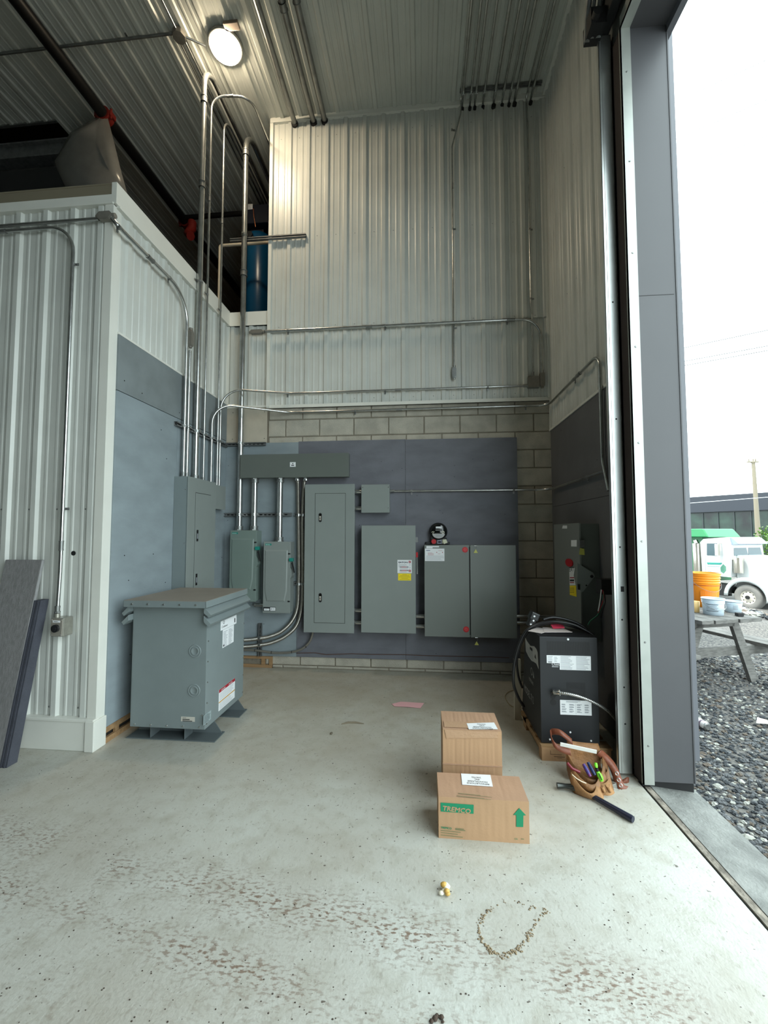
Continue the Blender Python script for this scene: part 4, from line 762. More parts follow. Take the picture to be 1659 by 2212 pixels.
rlabel([(798, 606), (860, 604), (860, 678), (798, 676)], 'small_label', PAPER)
rlabel([(776, 920), (838, 918), (826, 1000), (848, 1110), (782, 1112)], 'warning_label', PAPER, 'white warning label')
rlabel([(782, 1115), (852, 1113), (858, 1240), (784, 1218)], 'caution_label', YEL, 'yellow caution label')
k = MB(); a, b = rp_(*z3(778, 958)), rp_(*z3(820, 955)); u_ = (b - a).normalized(); k.text('EAT', .05, a - X * .0016, u_, Z, 0, sx=1.3)
for i, (ya, yb_, c_) in enumerate(((1020, 1032, 1), (1046, 1066, 0), (1074, 1084, 1), (1140, 1146, 2), (1160, 1166, 2), (1185, 1191, 2))):
    p = [rp_(*z3(785, ya)), rp_(*z3(832, ya)), rp_(*z3(832, yb_)), rp_(*z3(785, yb_))]; k.prism([q - X * .0014 for q in p], (-.0005, 0, 0), c_)
k.build('label_print', [INK, REDD, mat('olive_print_2', (140, 120, 20), .6)], dr)
c = rp_(*z3(780, 858)); k = MB(); k.prism([c + V((0, .085 * math.cos(i * PI / 12), .034 * math.sin(i * PI / 12))) for i in range(24)], (-.008, 0, 0)); k.build('red_seal', mat('crimson_seal', (170, 10, 24), .5), dr, label='round crimson seal')
sp = lambda a, b: P(*z3(a, b), 1, sy - .02)
k = MB(); k.prism([sp(*q) for q in ((866, 862), (905, 884), (1045, 972), (1062, 1010), (1040, 1040), (935, 1180), (915, 1190), (890, 1170), (862, 1120), (866, 1000))], (0, .008, 0)); k.build('operating_handle_plate', PANEL, t, label='angular handle plate', bevel=.002)
k = MB(); c = sp(1027, 1012); k.cyl(c, c - Y * .006, .012, n=14); c = sp(967, 1112); k.cyl(c, c - Y * .004, .006, n=10); c = sp(882, 1130); k.box((c.x - .008, c.y - .01, c.z - .02), (c.x + .008, c.y, c.z + .02)); k.build('handle_pivot', RUBBER, t)
k = MB(); c = sp(915, 648); k.box((c.x - .018, c.y - .01, c.z - .03), (c.x + .018, c.y + .02, c.z + .03)); k.build('hasp', GALVD, t); c = sp(912, 732); k = MB(); k.prism([c + V((-.022, -.012, -.024)), c + V((.02, -.012, -.028)), c + V((.018, -.012, .022)), c + V((-.014, -.012, .028))], (0, .002, 0)); k.build('seal_tag', mat('pale_yellow_tag_2', (190, 190, 90), .5), t)
# loose wires from a small box by the door frame
bw_ = P(*z3(1180, 1120), 1, 3.2)
t = thing('outlet_box', 'small open dark box by the door track with loose red, white and green wires', 'outlet box', bw_ - Z * .05); k = MB(); k.box((bw_.x - .035, 3.18, bw_.z - .06), (R - .02, 3.28, bw_.z + .05)); k.build('box', RUBBER, t)
for m_, pts in ((REDD, ((1150, 1165), (1165, 1240), (1140, 1330), (1100, 1420))), (PAPER, ((1135, 1160), (1125, 1260), (1110, 1350), (1100, 1400))), (mat('green_wire', (30, 110, 80), .5), ((1160, 1180), (1150, 1330), (1090, 1450), (1010, 1510), (985, 1556))), (RUBBER, ((1170, 1180), (1180, 1300), (1150, 1400), (1130, 1480)))):
    MB().tube(fillet([P(*z3(*q), 1, 3.17) for q in pts], .05), .0035, 6).build('wire', m_, t)
# ================================================================= DOOR TRACK
t = thing('door_track', 'upright galvanized steel door track beside the opening', 'door track', (1.37, 2.96, 0))
k = MB(); k.box((1.288, 2.95, .012), (1.372, 2.953, 5.02), 0); k.box((1.288, 2.95, .012), (1.291, 2.975, 5.02), 0); k.box((1.306, 2.947, .012), (1.311, 2.951, 5.02), 0); k.box((1.369, 2.95, .012), (1.372, 3.0, 5.02), 0)
screwheads(k, [(1.335, 2.95, z_) for z_ in (.32, .55, .98, 1.45, 2.3, 3.1)], -Y, r=.006, mi=1); k.box((1.332, 2.9485, 1.16), (1.352, 2.951, 1.195), 1); k.build('angle_iron', [mat('galvanized_track', (214, 218, 216), .3, .85, .12, 6), RUBBER], t)
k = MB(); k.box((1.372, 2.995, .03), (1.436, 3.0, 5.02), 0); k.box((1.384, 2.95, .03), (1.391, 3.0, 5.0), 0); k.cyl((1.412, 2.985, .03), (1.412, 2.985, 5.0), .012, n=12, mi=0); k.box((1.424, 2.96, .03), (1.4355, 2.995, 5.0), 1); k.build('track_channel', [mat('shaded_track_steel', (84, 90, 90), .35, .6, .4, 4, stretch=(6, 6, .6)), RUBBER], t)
for z_ in (.55, 1.45, 2.35, 2.72): k = MB(); k.cyl((1.413, 2.965, z_), (1.413, 2.955, z_), .012, n=12); k.box((1.392, 2.972, z_ - .03), (1.424, 2.978, z_ + .03)); k.build('bracket_bolt', RUBBER, t)
k = MB(); pth = [(1.33, 2.93, 4.98), (1.33, 2.90, 5.16), (1.33, 2.76, 5.36), (1.33, 2.5, 5.5), (1.33, 1.2, 5.75), (1.33, -2, 6.2)]
k.tube(fillet([V(p) - X * .05 for p in pth], .3), .018, 8); k.tube(fillet([V(p) - X * .09 for p in pth], .3), .012, 8); k.tube(fillet([V(p) + V((-.12, .02, 0)) for p in pth], .3), .02, 8); k.build('curved_track', STRUT, t)
k = MB(); k.box((1.20, 2.84, 4.98), (1.30, 2.98, 5.10)); k.cyl((1.23, 2.86, 5.02), (1.23, 2.80, 5.02), .03, n=14); k.build('roller_bracket', RUBBER, t)
t.location = t.location + V((-.048, -.11, 0))
k = MB()
for i in range(3): k.box((1.25, -8.8, 5.02 + i * .5), (1.315, 2.86, 5.5 + i * .5))
k.build('overhead_door', mat('black_door_panel', (18, 18, 19), .7), label='black overhead door raised above the opening at the right', cat='overhead door', bevel=.01)
k = MB(); k.box((1.325, 2.733, .02), (1.334, 2.82, 4.9)); k.build('rubber_weather_seal', mat('worn_black_rubber', (40, 28, 24), .8), label='dark rubber seal strip behind the galvanized door angle', cat='weather seal')
k = MB()
for i in range(26): k.ball((random.uniform(1.33, 1.43), random.uniform(2.86, 2.98), random.uniform(.005, .025)), random.uniform(.006, .017), (1.5, .8, .6), 6, 4, i % 2)
k.build('leaf_litter', [mat('dry_leaf', (170, 150, 96), .8), mat('dirt', (90, 76, 60), .9)], label='dry leaves and dirt at the foot of the door track', cat='litter', kind='stuff')
# ================================================================= TRANSFORMER
tx0, tx1, ty0, ty1, tz0, tz1 = -2.175, -1.592, 2.955, 3.60, .105, 1.003
t = thing('transformer', 'large grey dry-type transformer cabinet on feet beside the left wall', 'transformer', ((tx0 + tx1) / 2, (ty0 + ty1) / 2, 0))
k = MB(); k.box((tx0, ty0, tz0), (tx1, ty1, tz1)); bd = k.build('body', PANELB, t, bevel=.003)
k = MB(); k.box((tx0 - .022, ty0 - .075, tz1 + .0), (tx1 + .028, ty1 - .01, tz1 + .045)); ld = k.build('lid', mat('dusty_grey_enamel', (130, 125, 117), .7, 0, .12, 4), t, bevel=.002, label='lid dusted with beige dirt')
k = MB(); k.box((tx0 - .0235, ty0 - .0765, tz1 - .004), (tx1 + .0295, ty0 - .075, tz1 + .042)); k.box((tx1 + .028, ty0 - .0765, tz1 - .004), (tx1 + .0295, ty1 - .0085, tz1 + .042)); k.box((tx0 - .0235, ty0 - .0765, tz1 - .004), (tx0 - .022, ty1 - .01, tz1 + .042)); k.build('lid_rim', PANELB, ld)
for i in range(5):
    x_ = tx0 + .045 + i * (tx1 - tx0 - .09) / 4; k = MB(); k.cyl((x_, ty0 - .076, tz1 + .018), (x_, ty0 - .083, tz1 + .018), .008, .006, n=8); k.build('lid_screw', GALV, ld)
for s_, xx in ((1, tx1), (-1, tx0)):
    for zz in (tz1 - .017, tz1 - .082):
        k = MB(); o = V((xx, 0, zz)); ya, yb_ = ty0 - .05, ty1 + .01
        k.add([(xx, ya, zz + .015), (xx + s_ * .055, ya, zz - .040), (xx + s_ * .038, ya, zz - .060), (xx + s_ * .0, ya, zz - .028), (xx, yb_, zz + .015), (xx + s_ * .055, yb_, zz - .040), (xx + s_ * .038, yb_, zz - .060), (xx, yb_, zz - .028)], [(0, 1, 2, 3), (4, 5, 6, 7), (0, 1, 5, 4), (1, 2, 6, 5), (2, 3, 7, 6), (0, 3, 7, 4)]); k.build('drip_louver', PANELB, t, bevel=.001)
k = MB(); k.box((tx0 + .01, ty0 - .0015, tz0 + .005), (tx1 - .0, ty0, tz1 - .005)); k.build('front_panel', PANELB, bd)
for yy0 in (ty0 + .045, ty1 - .19):
    k = MB(); k.box((tx0 - .055, yy0 - .01, .0), (tx1 + .06, yy0 + .15, .008))
    for x_ in (tx0 + .13, tx0 + .40): k.box((x_, yy0 + .0, .008), (x_ + .005, yy0 + .11, tz0))
    k.prism([(tx1 + .05, yy0 + .12, .008), (tx1 - .02, yy0 + .12, tz0), (tx0 + .02, yy0 + .12, tz0), (tx0 - .05, yy0 + .12, .008)], (0, .006, 0)); k.build('foot', mat('grey_enamel_foot', (92, 100, 102), .5), t, bevel=.0015)
for zz in (.67, .385):
    k = MB(); c = V((tx1 - .088, ty0 - .0015, zz)); k.lathe([(.0, .002), (.024, .002), (.028, .006), (.032, .001), (.040, .001), (.044, .005), (.048, 0)], c, -Y, 28); k.build('knockout', PANELB, bd)
ps = [(tx0 + .04 + i * (tx1 - tx0 - .08) / 4, ty0 - .0015, tz0 + .02) for i in range(5)] + [(tx1 - .02, ty0 - .0015, tz0 + .105)]
for p in ps: k = MB(); k.cyl(p, V(p) - Y * .006, .007, .005, n=8); k.build('body_screw', GALV, bd)
for yy0, n_ in ((ty0 + .02, 6), (ty1 - .015, 6)):
    for i in range(n_): k = MB(); p = V((tx1, yy0, .14 + i * .15)); k.cyl(p, p + X * .006, .006, .005, n=8); k.build('body_screw', GALV, bd)
def side(px, py, o=.0015): return P(px, py, 0, tx1 + o)
def slabel(quad, name, mats, lab, fn=None):
    a, b, c_, d_ = [side(*q) for q in quad]   # TL TR BR BL
    y0_, y1_ = (a.y + d_.y) / 2, (b.y + c_.y) / 2; z1_, z0_ = (a.z + b.z) / 2, (c_.z + d_.z) / 2
    k = MB(); k.box((tx1, y0_, z0_), (tx1 + .0015, y1_, z1_), 0)
    if fn: fn(k, y0_, y1_, z0_, z1_)
    k.build(name, mats, bd, label=lab)
z6 = lambda a, b: (430 + a / 12.76, 1310 + b / 12.76)
z7 = lambda a, b: (430 + a / 12.76, 1440 + b / 12.76)
def f1(k, y0_, y1_, z0_, z1_):
    w_, h_ = y1_ - y0_, z1_ - z0_; k.text('Commer', h_ * .36, (tx1 + .002, y0_ + w_ * .04, z0_ + h_ * .22), Y, Z, 1, sx=1.1); k.lathe([(h_ * .12, 0), (h_ * .18, 0)], (tx1 + .002, y0_ + w_ * .18, z1_ - h_ * .22), X, 16, 1, False); k.box((tx1 + .0015, y1_ - w_ * .14, z0_ + h_ * .2), (tx1 + .002, y1_ - w_ * .08, z1_ - h_ * .3), 1)
slabel([z6(*q) for q in ((600, 400), (1030, 245), (1030, 480), (600, 655))], 'brand_label', [PAPER, INK], 'white brand label', f1)
def f2(k, y0_, y1_, z0_, z1_):
    for j in range(2): lines(k, (tx1 + .002, y0_ + .008 + j * (y1_ - y0_) * .48, z1_ - .02), Y, Z, (y1_ - y0_) * .38, 11, (z1_ - z0_) / 12.5, 1, .0035)
    k.box((tx1 + .0015, y0_ + .008, z0_ + .01), (tx1 + .002, y0_ + .03, z0_ + .024), 2)
slabel([z6(*q) for q in ((655, 640), (955, 520), (958, 980), (650, 1138))], 'rating_label', [PAPER, GREYINK, INK], 'pale rating label with small print', f2)
def f3(k, y0_, y1_, z0_, z1_):
    w_, h_ = y1_ - y0_, z1_ - z0_; k.box((tx1 + .0015, y0_, z1_ - h_ * .15), (tx1 + .002, y1_, z1_), 1); k.text('DANGER', h_ * .12, (tx1 + .0023, y0_ + w_ * .12, z1_ - h_ * .125), Y, Z, 0, sx=.9); k.text('DANGER', h_ * .12, (tx1 + .0023, y0_ + w_ * .58, z1_ - h_ * .125), Y, Z, 0, sx=.85)
    k.box((tx1 + .0015, y0_, z0_ + h_ * .37), (tx1 + .002, y1_, z0_ + h_ * .42), 2); lines(k, (tx1 + .002, y0_ + .01, z1_ - h_ * .22), Y, Z, w_ * .9, 5, h_ * .07, 3); lines(k, (tx1 + .002, y0_ + .01, z0_ + h_ * .32), Y, Z, w_ * .85, 5, h_ * .065, 3)
slabel([z7(*q) for q in ((548, 620), (985, 345), (985, 865), (545, 1205))], 'danger_label', [PAPER, REDD, mat('amber_print', (190, 140, 40), .6), GREYINK], 'white danger label with red heading', f3)
def f4(k, y0_, y1_, z0_, z1_): lines(k, (tx1 + .002, y0_ + .005, z1_ - .008), Y, Z, (y1_ - y0_) * .85, 6, (z1_ - z0_) / 6.6, 1, .003)
slabel([z7(*q) for q in ((125, 1345), (330, 1222), (328, 1455), (120, 1615))], 'grey_label', [mat('silver_label', (150, 164, 166), .4), INK], 'silver label', f4)
a, b = P(391.5, 1547.5, 1, ty0), P(421, 1559, 1, ty0); k = MB(); k.box((a.x, ty0 - .003, b.z), (b.x, ty0 - .0015, a.z), 0); lines(k, (a.x + .012, ty0 - .0033, a.z - .008), X, Z, .03, 1, .01, 1, .002); lines(k, (a.x + .012, ty0 - .0033, a.z - .019), X, Z, .055, 1, .01, 1, .006, 1); lines(k, (a.x + .012, ty0 - .0033, a.z - .03), X, Z, .075, 1, .01, 1, .005, 1); k.build('serial_label', [mat('beige_label', (190, 186, 176), .5), INK], bd, label='beige serial label')
# ================================================================= CHARGER ON A PALLET
cx0, cx1, cy0, cz0, cz1 = .809, 1.190, 3.005, .10, .822
t = thing('battery_charger', 'black industrial battery charger cabinet on the small pallet in the right corner', 'battery charger', ((cx0 + cx1) / 2, cy0 + .25, cz0))
cp_ = lambda px, py: P(px, py, 0, cx0 - .0008)
tb = cp_(1134, 1376); prof = [(cy0, cz0), (cy0, cz1), (3.27, cz1), (tb.y, min(tb.z, cz1 - .02)), (3.56, cz0)]
CHB = mat('charger_black', (22, 24, 28), .5)
k = MB(); k.prism([(cx0, a, b) for a, b in prof], (cx1 - cx0, 0, 0)); k.build('cabinet', CHB, t, bevel=.004)
k = MB(); k.box((cx0 - .002, cy0 - .004, cz0 + .002), (cx1 + .002, cy0, cz1 - .002)); fp = k.build('front_panel', CHB, t, bevel=.002); fy = cy0 - .004
cf = lambda px, py: P(px, py, 1, fy)
zq = lambda a, b: (1110 + a / 9.217, 1350 + b / 9.217)
a, b = cf(*zq(650, 322)), cf(*zq(1512, 592)); k = MB(); n_ = 26
for i in range(n_): x_ = a.x + (b.x - a.x) * (i + .5) / n_; k.box((x_ - .0032, fy - .0006, b.z), (x_ + .0032, fy, a.z))
k.build('vent_slots', RUBBER, fp)
a, b = cf(*zq(1040, 1140)), cf(*zq(1430, 1480)); k = MB()
for i in range(17):
    x_ = a.x + (b.x - a.x) * (i + .5) / 17
    for f0, f1_ in ((0, .4), (.44, .56), (.6, 1)): k.box((x_ - .0016, fy - .0006, b.z + (a.z - b.z) * f0), (x_ + .0016, fy, b.z + (a.z - b.z) * f1_))
k.build('small_vent', RUBBER, fp)
def flabel(p, q, name, lab, fn, off=.0012):
    a, b = cf(*zq(*p)), cf(*zq(*q)); k = MB(); k.box((a.x, fy - off, b.z), (b.x, fy, a.z), 0); fn(k, a.x, b.x, b.z, a.z, fy - off - .0003); k.build(name, [PAPER, GREYINK, INK], fp, label=lab)
def g1(k, x0, x1, z0_, z1, y_): lines(k, (x0 + .006, y_, z1 - .008), X, Z, .035, 4, .01, 1, .003); lines(k, (x0 + .05, y_, z1 - .012), X, Z, .025, 4, .01, 1, .003); k.box((x0 + .008, y_, z0_ + .005), (x0 + .035, y_ + .0002, z0_ + .01), 2)
flabel((652, 600), (912, 764), 'spec_label', 'small white specification label', g1, .0010)
def g2(k, x0, x1, z0_, z1, y_): [lines(k, (x0 + .006 + j * (x1 - x0) / 2, y_, z1 - .007), X, Z, (x1 - x0) * .43, 11, (z1 - z0_) / 11.6, 1, .0025) for j in range(2)]
flabel((908, 606), (1536, 908), 'instruction_label', 'wide white instruction label', g2, .0016)
def g3(k, x0, x1, z0_, z1, y_):
    lines(k, (x0 + .04, y_, z1 - .007), X, Z, (x1 - x0) * .6, 2, .006, 1, .0025)
    for j in range(4):
        for i in range(4): lines(k, (x0 + .01 + j * (x1 - x0) / 4.1, y_, z1 - .028 - i * .0155), X, Z, (x1 - x0) * .16, 2, .005, 1, .0035)
    k.box(((x0 + x1) / 2 - .0006, y_, z0_ + .006), ((x0 + x1) / 2 + .0006, y_ + .0002, z1 - .022), 1)
flabel((918, 1490), (1550, 1806), 'diagram_label', 'white wiring diagram label', g3)
k = MB(); c = cf(*zq(752, 806)); k.text('Cheetah', .026, (c.x, fy - .0004, c.z), sx=.8); lines(k, (c.x + .002, fy - .0004, c.z - .008), X, Z, .044, 1, .01, 0, .003, 1); k.build('brand_print', PAPER, fp)
for q in ((1077, 284), (1293, 190)):
    c = cf(*zq(*q)); 
    if q[1] > 200: k = MB(); k.cyl(c, c - Y * .004, .0075, n=10); k.build('screw', PAPER, fp)
for px, py in ((1187.7, 1597), (1231.8, 1581.5), (1276.7, 1600)): c = cf(px, py); k = MB(); k.cyl(c, c - Y * .004, .006, n=10); k.build('screw', PAPER, fp)
for q, r_ in (((780, 1430), .017), ((785, 1540), .021)): c = cf(*zq(*q)); k = MB(); k.cyl(c, c - Y * .0012, r_, n=20); k.build('knockout', RUBBER, fp)
def side_poly(pts, o=0.): return [cp_(*zq(*q)) - X * o for q in pts]
k = MB(); k.prism(side_poly([(228, 245), (262, 320), (330, 415), (405, 425), (450, 480), (474, 545), (496, 880), (450, 770), (400, 735), (355, 715), (290, 620), (242, 520)]), (-.001, 0, 0), 0)
k.prism(side_poly([(322, 432), (372, 470), (372, 530), (322, 480)], .0012), (-.0004, 0, 0), 1); k.prism(side_poly([(415, 640), (430, 575), (450, 690)], .0012), (-.0004, 0, 0), 1)
for i in range(6): k.prism(side_poly([(258, 420 + i * 26), (375, 550 + i * 26), (375, 556 + i * 26), (258, 426 + i * 26)], .0012), (-.0004, 0, 0), 2)
k.build('wave_sticker', [mat('grey_sticker', (176, 178, 176), .5), INK, GREYINK], t, label='wave-shaped grey sticker')
k = MB(); a, b = cp_(*zq(400, 1560)), cp_(*zq(500, 1700)); k.text('MODEL 712', .075, a + V((-.0006, .28, -.01)), -Y, Z, 0, sx=.72)
c = cp_(*zq(370, 970)); k.lathe([(.022, 0), (.028, 0)], c + V((-.0006, .02, .01)), -X, 16, 0, False); k.prism([c + V((-.0006, -.02, -.02)), c + V((-.0006, -.05, -.02)), c + V((-.0006, -.03, .03))], (-.0004, 0, 0)); c = cp_(*zq(305, 1090)); k.text('POSITECHNE', .034, c + V((-.0006, 0, 0)), -Y, Z, 0, sx=.62); k.build('side_lettering', mat('grey_lettering', (170, 170, 168), .6), t)
# pallet
t = thing('pallet', 'small light wooden pallet under the black charger', 'pallet', (1.0, 3.2, 0))
for i in range(4): k = MB(); y_ = 2.97 + i * .15; k.box((.797, y_, .086), (1.26, y_ + .11 if i else y_ + .10, .098)); k.build('deck_board', WOOD, t)
for y_, h_ in ((2.968, .09), (3.40, .09)): 
    k = MB(); k.box((.80, y_, 0), (1.25, y_ + (.07 if y_ < 3 else .09), .086), 0)
    if y_ < 3: c = V((.86, y_, .03)); k.box((.855, y_ - .0004, .045), (.858, y_, .07), 1); k.box((.855, y_ - .0004, .043), (.93, y_, .046), 1); k.box((.88, y_ - .0004, .028), (.95, y_, .032), 1); k.box((.90, y_ - .0004, .02), (.93, y_, .022), 1)
    k.build('block', [mat('pallet_block_wood', (176, 140, 104), .85, 0, .2, 9, .3, 60), mat('brand_burn', (90, 66, 46), .8)], t)
k = MB(); k.box((.80, 3.04, .05), (.82, 3.56, .086)); k.build('stringer', WOOD, t)
# white bag / carton leaning behind the charger
a = P(1118, 1480, 1, 3.58); k = MB(); k.box((.752, 3.575, .0), (.806, 3.60, P(1120, 1424, 1, 3.58).z)); k.build('white_panel', mat('off_white_sheet', (196, 190, 174), .6), label='narrow off-white sheet standing on edge behind the left of the black charger', cat='panel')
# cables of the charger
def cable(label, pts, r, m=RUBBER, name='cable', cat='cable'):
    P_ = [V(p) for p in pts]; sm = []
    for i in range(len(P_) - 1):
        a = P_[max(i - 1, 0)]; b = P_[i]; c = P_[i + 1]; d = P_[min(i + 2, len(P_) - 1)]
        for s_ in range(10): f_ = s_ / 10; sm.append(.5 * ((2 * b) + (c - a) * f_ + (2 * a - 5 * b + 4 * c - d) * f_ ** 2 + (-a + 3 * b - 3 * c + d) * f_ ** 3))
    sm.append(P_[-1]); return MB().tube(sm, r, 10).build(name, m, label=label, cat=cat)
zr = lambda a, b, y_: P(1080 + a / 5.184, 1300 + b / 5.184, 1, y_)
CAB = mat('black_cable', (24, 24, 25), .4)
cable('outer of two black output cables arching over the black charger and down its left side', [zr(265, 1170, 3.3), zr(200, 1060, 3.25), zr(150, 900, 3.2), zr(165, 660, 3.2), zr(225, 450, 3.2), zr(310, 310, 3.2), zr(430, 245, 3.2), zr(600, 222, 3.18), zr(800, 250, 3.16), zr(940, 310, 3.14), zr(1050, 370, 3.13)], .011, CAB)
cable('inner of two black output cables arching over the black charger', [zr(250, 960, 3.4), zr(205, 830, 3.35), zr(190, 640, 3.3), zr(240, 460, 3.28), zr(330, 320, 3.26), zr(450, 262, 3.25), (.99, 3.22, cz1 + .05), (1.08, 3.2, cz1 + .035), (1.15, 3.17, cz1 + .02)], .009, CAB)
cable('black cable lying over the back of the charger top to the right', [(.90, 3.235, cz1 + .07), (.98, 3.25, cz1 + .085), (1.08, 3.24, cz1 + .07), (1.16, 3.22, cz1 + .04), (1.215, 3.2, cz1 - .01), (1.23, 3.19, cz1 - .1)], .011, CAB)
cable('thin tan cord curling on the floor left of the black charger', [zr(240, 1190, 3.42)] + [PF(1080 + a / 5.184, 1300 + b / 5.184, .006) for a, b in ((200, 1200), (120, 1160), (70, 1100), (60, 1050), (95, 1010), (150, 990))], .003, mat('tan_cord', (150, 130, 96), .6))
c = zr(362, 200, 3.24); t = thing('charging_plug', 'black two-pole charging plug lying on papers on top of the charger', 'plug', (c.x, c.y, cz1 + .02))
k = MB(); d_ = V((.03, 0, .07)).normalized(); s_ = d_.cross(Y); k.obox(c, d_ * .055, s_ * .026, Y * .03); k.obox(c + d_ * .03, d_ * .03, s_ * .034, Y * .034); k.build('housing', CAB, t, bevel=.008)
for f_ in (-.034, 0, .032): k = MB(); p = c + d_ * f_ - Y * .03 + s_ * (.006 if f_ else 0); k.cyl(p, p - Y * .006, .007, n=10); k.build('contact', PAPER, t)
for pts, lab, dz in (([zr(185, 230, 3.26), zr(310, 225, 3.2), zr(390, 270, 3.12), zr(305, 293, 3.1)], 'white paper sheet sticking out left on top of the charger', .004), ([(.87, 3.10, 0), (1.07, 3.12, 0), (1.04, 3.255, 0), (.9, 3.26, 0)], 'white document lying under the cables on the charger top', .006)):
    k = MB()
    if dz == .004: pts = [(.765, 3.14, 0), (.84, 3.075, 0), (.96, 3.19, 0), (.86, 3.26, 0)]
    k.prism([V((p[0], p[1], cz1 + dz)) for p in pts], (0, 0, .0025)); k.build('paper', mat('paper_white', (214, 204, 200), .7), label=lab, cat='paper')
k = MB(); k.prism([(.96, 3.2, cz1 + .012), (1.04, 3.19, cz1 + .02), (1.04, 3.24, cz1 + .04), (.95, 3.25, cz1 + .04)], (0, 0, .003)); k.build('paper', mat('pink_paper', (214, 60, 90), .7), label='red-pink paper slip on top of the charger under the cable', cat='paper')
# armoured cable from the front of the charger
pa = [zr(600, 1010, 2.965), zr(680, 1020, 2.94), zr(800, 1038, 2.92), zr(930, 1075, 2.92), zr(1060, 1130, 2.93), zr(1180, 1200, 2.96), zr(1260, 1275, 3.0), zr(1340, 1370, 3.04)]
flex('shiny armoured cable curving from the charger front to the door track', pa, .0105, pitch=.011, m=GALV)
c = cf(1080 + 600 / 5.184, 1300 + 1008 / 5.184); t = thing('cable_connector', 'bright metal elbow connector on the front of the black charger', 'connector', c - Z * .02)
k = MB(); k.tube([c, c - Y * .03, zr(640, 1015, 2.955), zr(672, 1020, 2.945)], .017, 14); k.build('elbow', GALV, t); k = MB(); k.ball(c + V((-.012, -.02, .004)), .006); k.cyl(zr(662, 985, 2.945), zr(672, 1050, 2.945), .005, n=8); k.build('screw', GALV, t)
# ================================================================= BOXES
def carton(label, x0, x1, y0, y1, h, tops=True):
    t = thing('cardboard_box', label, 'cardboard box', ((x0 + x1) / 2, (y0 + y1) / 2, 0)); k = MB(); nx = 70; w_ = x1 - x0; cr_ = [(random.uniform(.05, .95), random.uniform(.4, 1.0)) for _ in range(5)]
    def face(P0, u, v, nrm, nu, nv, amp, mi=0):
        vs = []
        for j in range(nv + 1):
            for i in range(nu + 1):
                a, b = i / nu, j / nv; d_ = math.sin(a * 37 + b * 5) * .3 + math.sin(a * 83) * .35 + random.uniform(-.35, .35); ed = min(a, 1 - a, b, 1 - b) * 8; d_ -= sum(q_ * math.exp(-((a - c_) / .012) ** 2) for c_, q_ in cr_) if nu > 20 else 0; vs.append(V(P0) + u * a + v * b + nrm * amp * d_ * min(1, ed))
        k.add(vs, [(j * (nu + 1) + i, j * (nu + 1) + i + 1, (j + 1) * (nu + 1) + i + 1, (j + 1) * (nu + 1) + i) for j in range(nv) for i in range(nu)], mi, True)
    face((x0, y0, 0), X * w_, Z * h, -Y, nx, 10, .0007); face((x1, y0, 0), Y * (y1 - y0), Z * h, X, 10, 8, .003); face((x0, y1, 0), -Y * (y1 - y0), Z * h, -X, 10, 8, .003); face((x1, y1, 0), -X * w_, Z * h, Y, 10, 4, .001); face((x0, y0, 0), Y * (y1 - y0), X * w_, -Z, 2, 2, 0)
    o = k.build('carton', CARD, t); k = MB(); face((x0, y0, h), X * w_, Y * (y1 - y0), Z, 70, 14, .0009); k.box((x0 + .004, y0 + .004, h - .006), (x1 - .004, y1 - .004, h - .0025)); k.build('top_flaps', CARDT, o)
    return t, o
bx0, bx1, by0, by1, bh = .074, .522, 2.186, 2.40, .203
t, o = carton('low wide cardboard box on the floor with green lettering and green arrow', bx0, bx1, by0, by1, bh); yy = by0 - .0022
bp_ = lambda px, py: P(px, py, 1, yy); zz_ = lambda a, b: (940 + a / 7.54, 1640 + b / 7.54)
k = MB(); q = [bp_(*zz_(*p)) for p in ((90, 708), (628, 745), (626, 890), (92, 852))]; k.prism(q, (0, .001, 0), 0); a = bp_(*zz_(125, 838)); k.text('TREMCO', .032, (a.x - .003, yy - .0004, a.z + .003), V((1, 0, -.06)), V((.2, 0, 1)), 1, sx=1.1, bold=.035); k.build('green_logo', [GREENP, CARD], o, label='green logo panel')
k = MB(); q = [bp_(*zz_(*p)) for p in ((1370, 798), (1480, 915), (1438, 918), (1436, 1106), (1322, 1102), (1322, 910), (1272, 910))]; k.prism(q, (0, .001, 0)); k.build('green_arrow', GREENP, o, label='green up arrow')
k = MB(); a = bp_(*zz_(92, 1125)); k.text('TREMCO', .0135, (a.x, yy, a.z), V((1, 0, -.04)), V((.12, 0, 1)), 0, sx=1, bold=.03); [lines(k, bp_(*zz_(92, 1158 + i * 38)), V((1, 0, -.04)), Z, (.10, .085, .11)[i], 1, .01, 1, .0022, 1) for i in range(3)]; lines(k, bp_(*zz_(330, 1128)), V((1, 0, -.04)), Z, .05, 2, .006, 1, .003); a = bp_(*zz_(1290, 1310)); k.text('CA', .012, (a.x, yy, a.z), mi=0); lines(k, bp_(*zz_(1400, 1300)), X, Z, .02, 1, .01, 1, .003); k.build('green_print', [GREENP, mat('faded_green_print', (110, 120, 84), .8)], o)
k = MB(); q = [PF(*zz_(*p), bh + .0025) for p in ((422, 235), (900, 258), (940, 448), (440, 415))]; k.prism(q, (0, 0, .001), 0); cc = sum(q, V()) / 4
for i, s in enumerate(('RENOVATIONS', 'MONTPLAISIR', 'INC', '206702')): k.text(s, .018, cc + V((0.004 - i * .001, -.030 + i * .0185, .0014)), V((-1, .03, 0)), V((-.03, -1, 0)), 1, 'CENTER', sx=.95)
k.build('address_label', [PAPER, INK], o, label='white address label, upside down')
k = MB(); [lines(k, PF(*zz_(350 + i * 25, 590 - i * 40), bh + .0028), V((1, -.08, 0)), Y, .2 - i * .03, 2, .005, 0, .002) for i in range(2)]; k.build('faint_print', mat('faint_green_print', (120, 116, 84), .8), o)
ux0, ux1, uy0, uy1, uh = .112, .449, 2.492, 2.74, .398
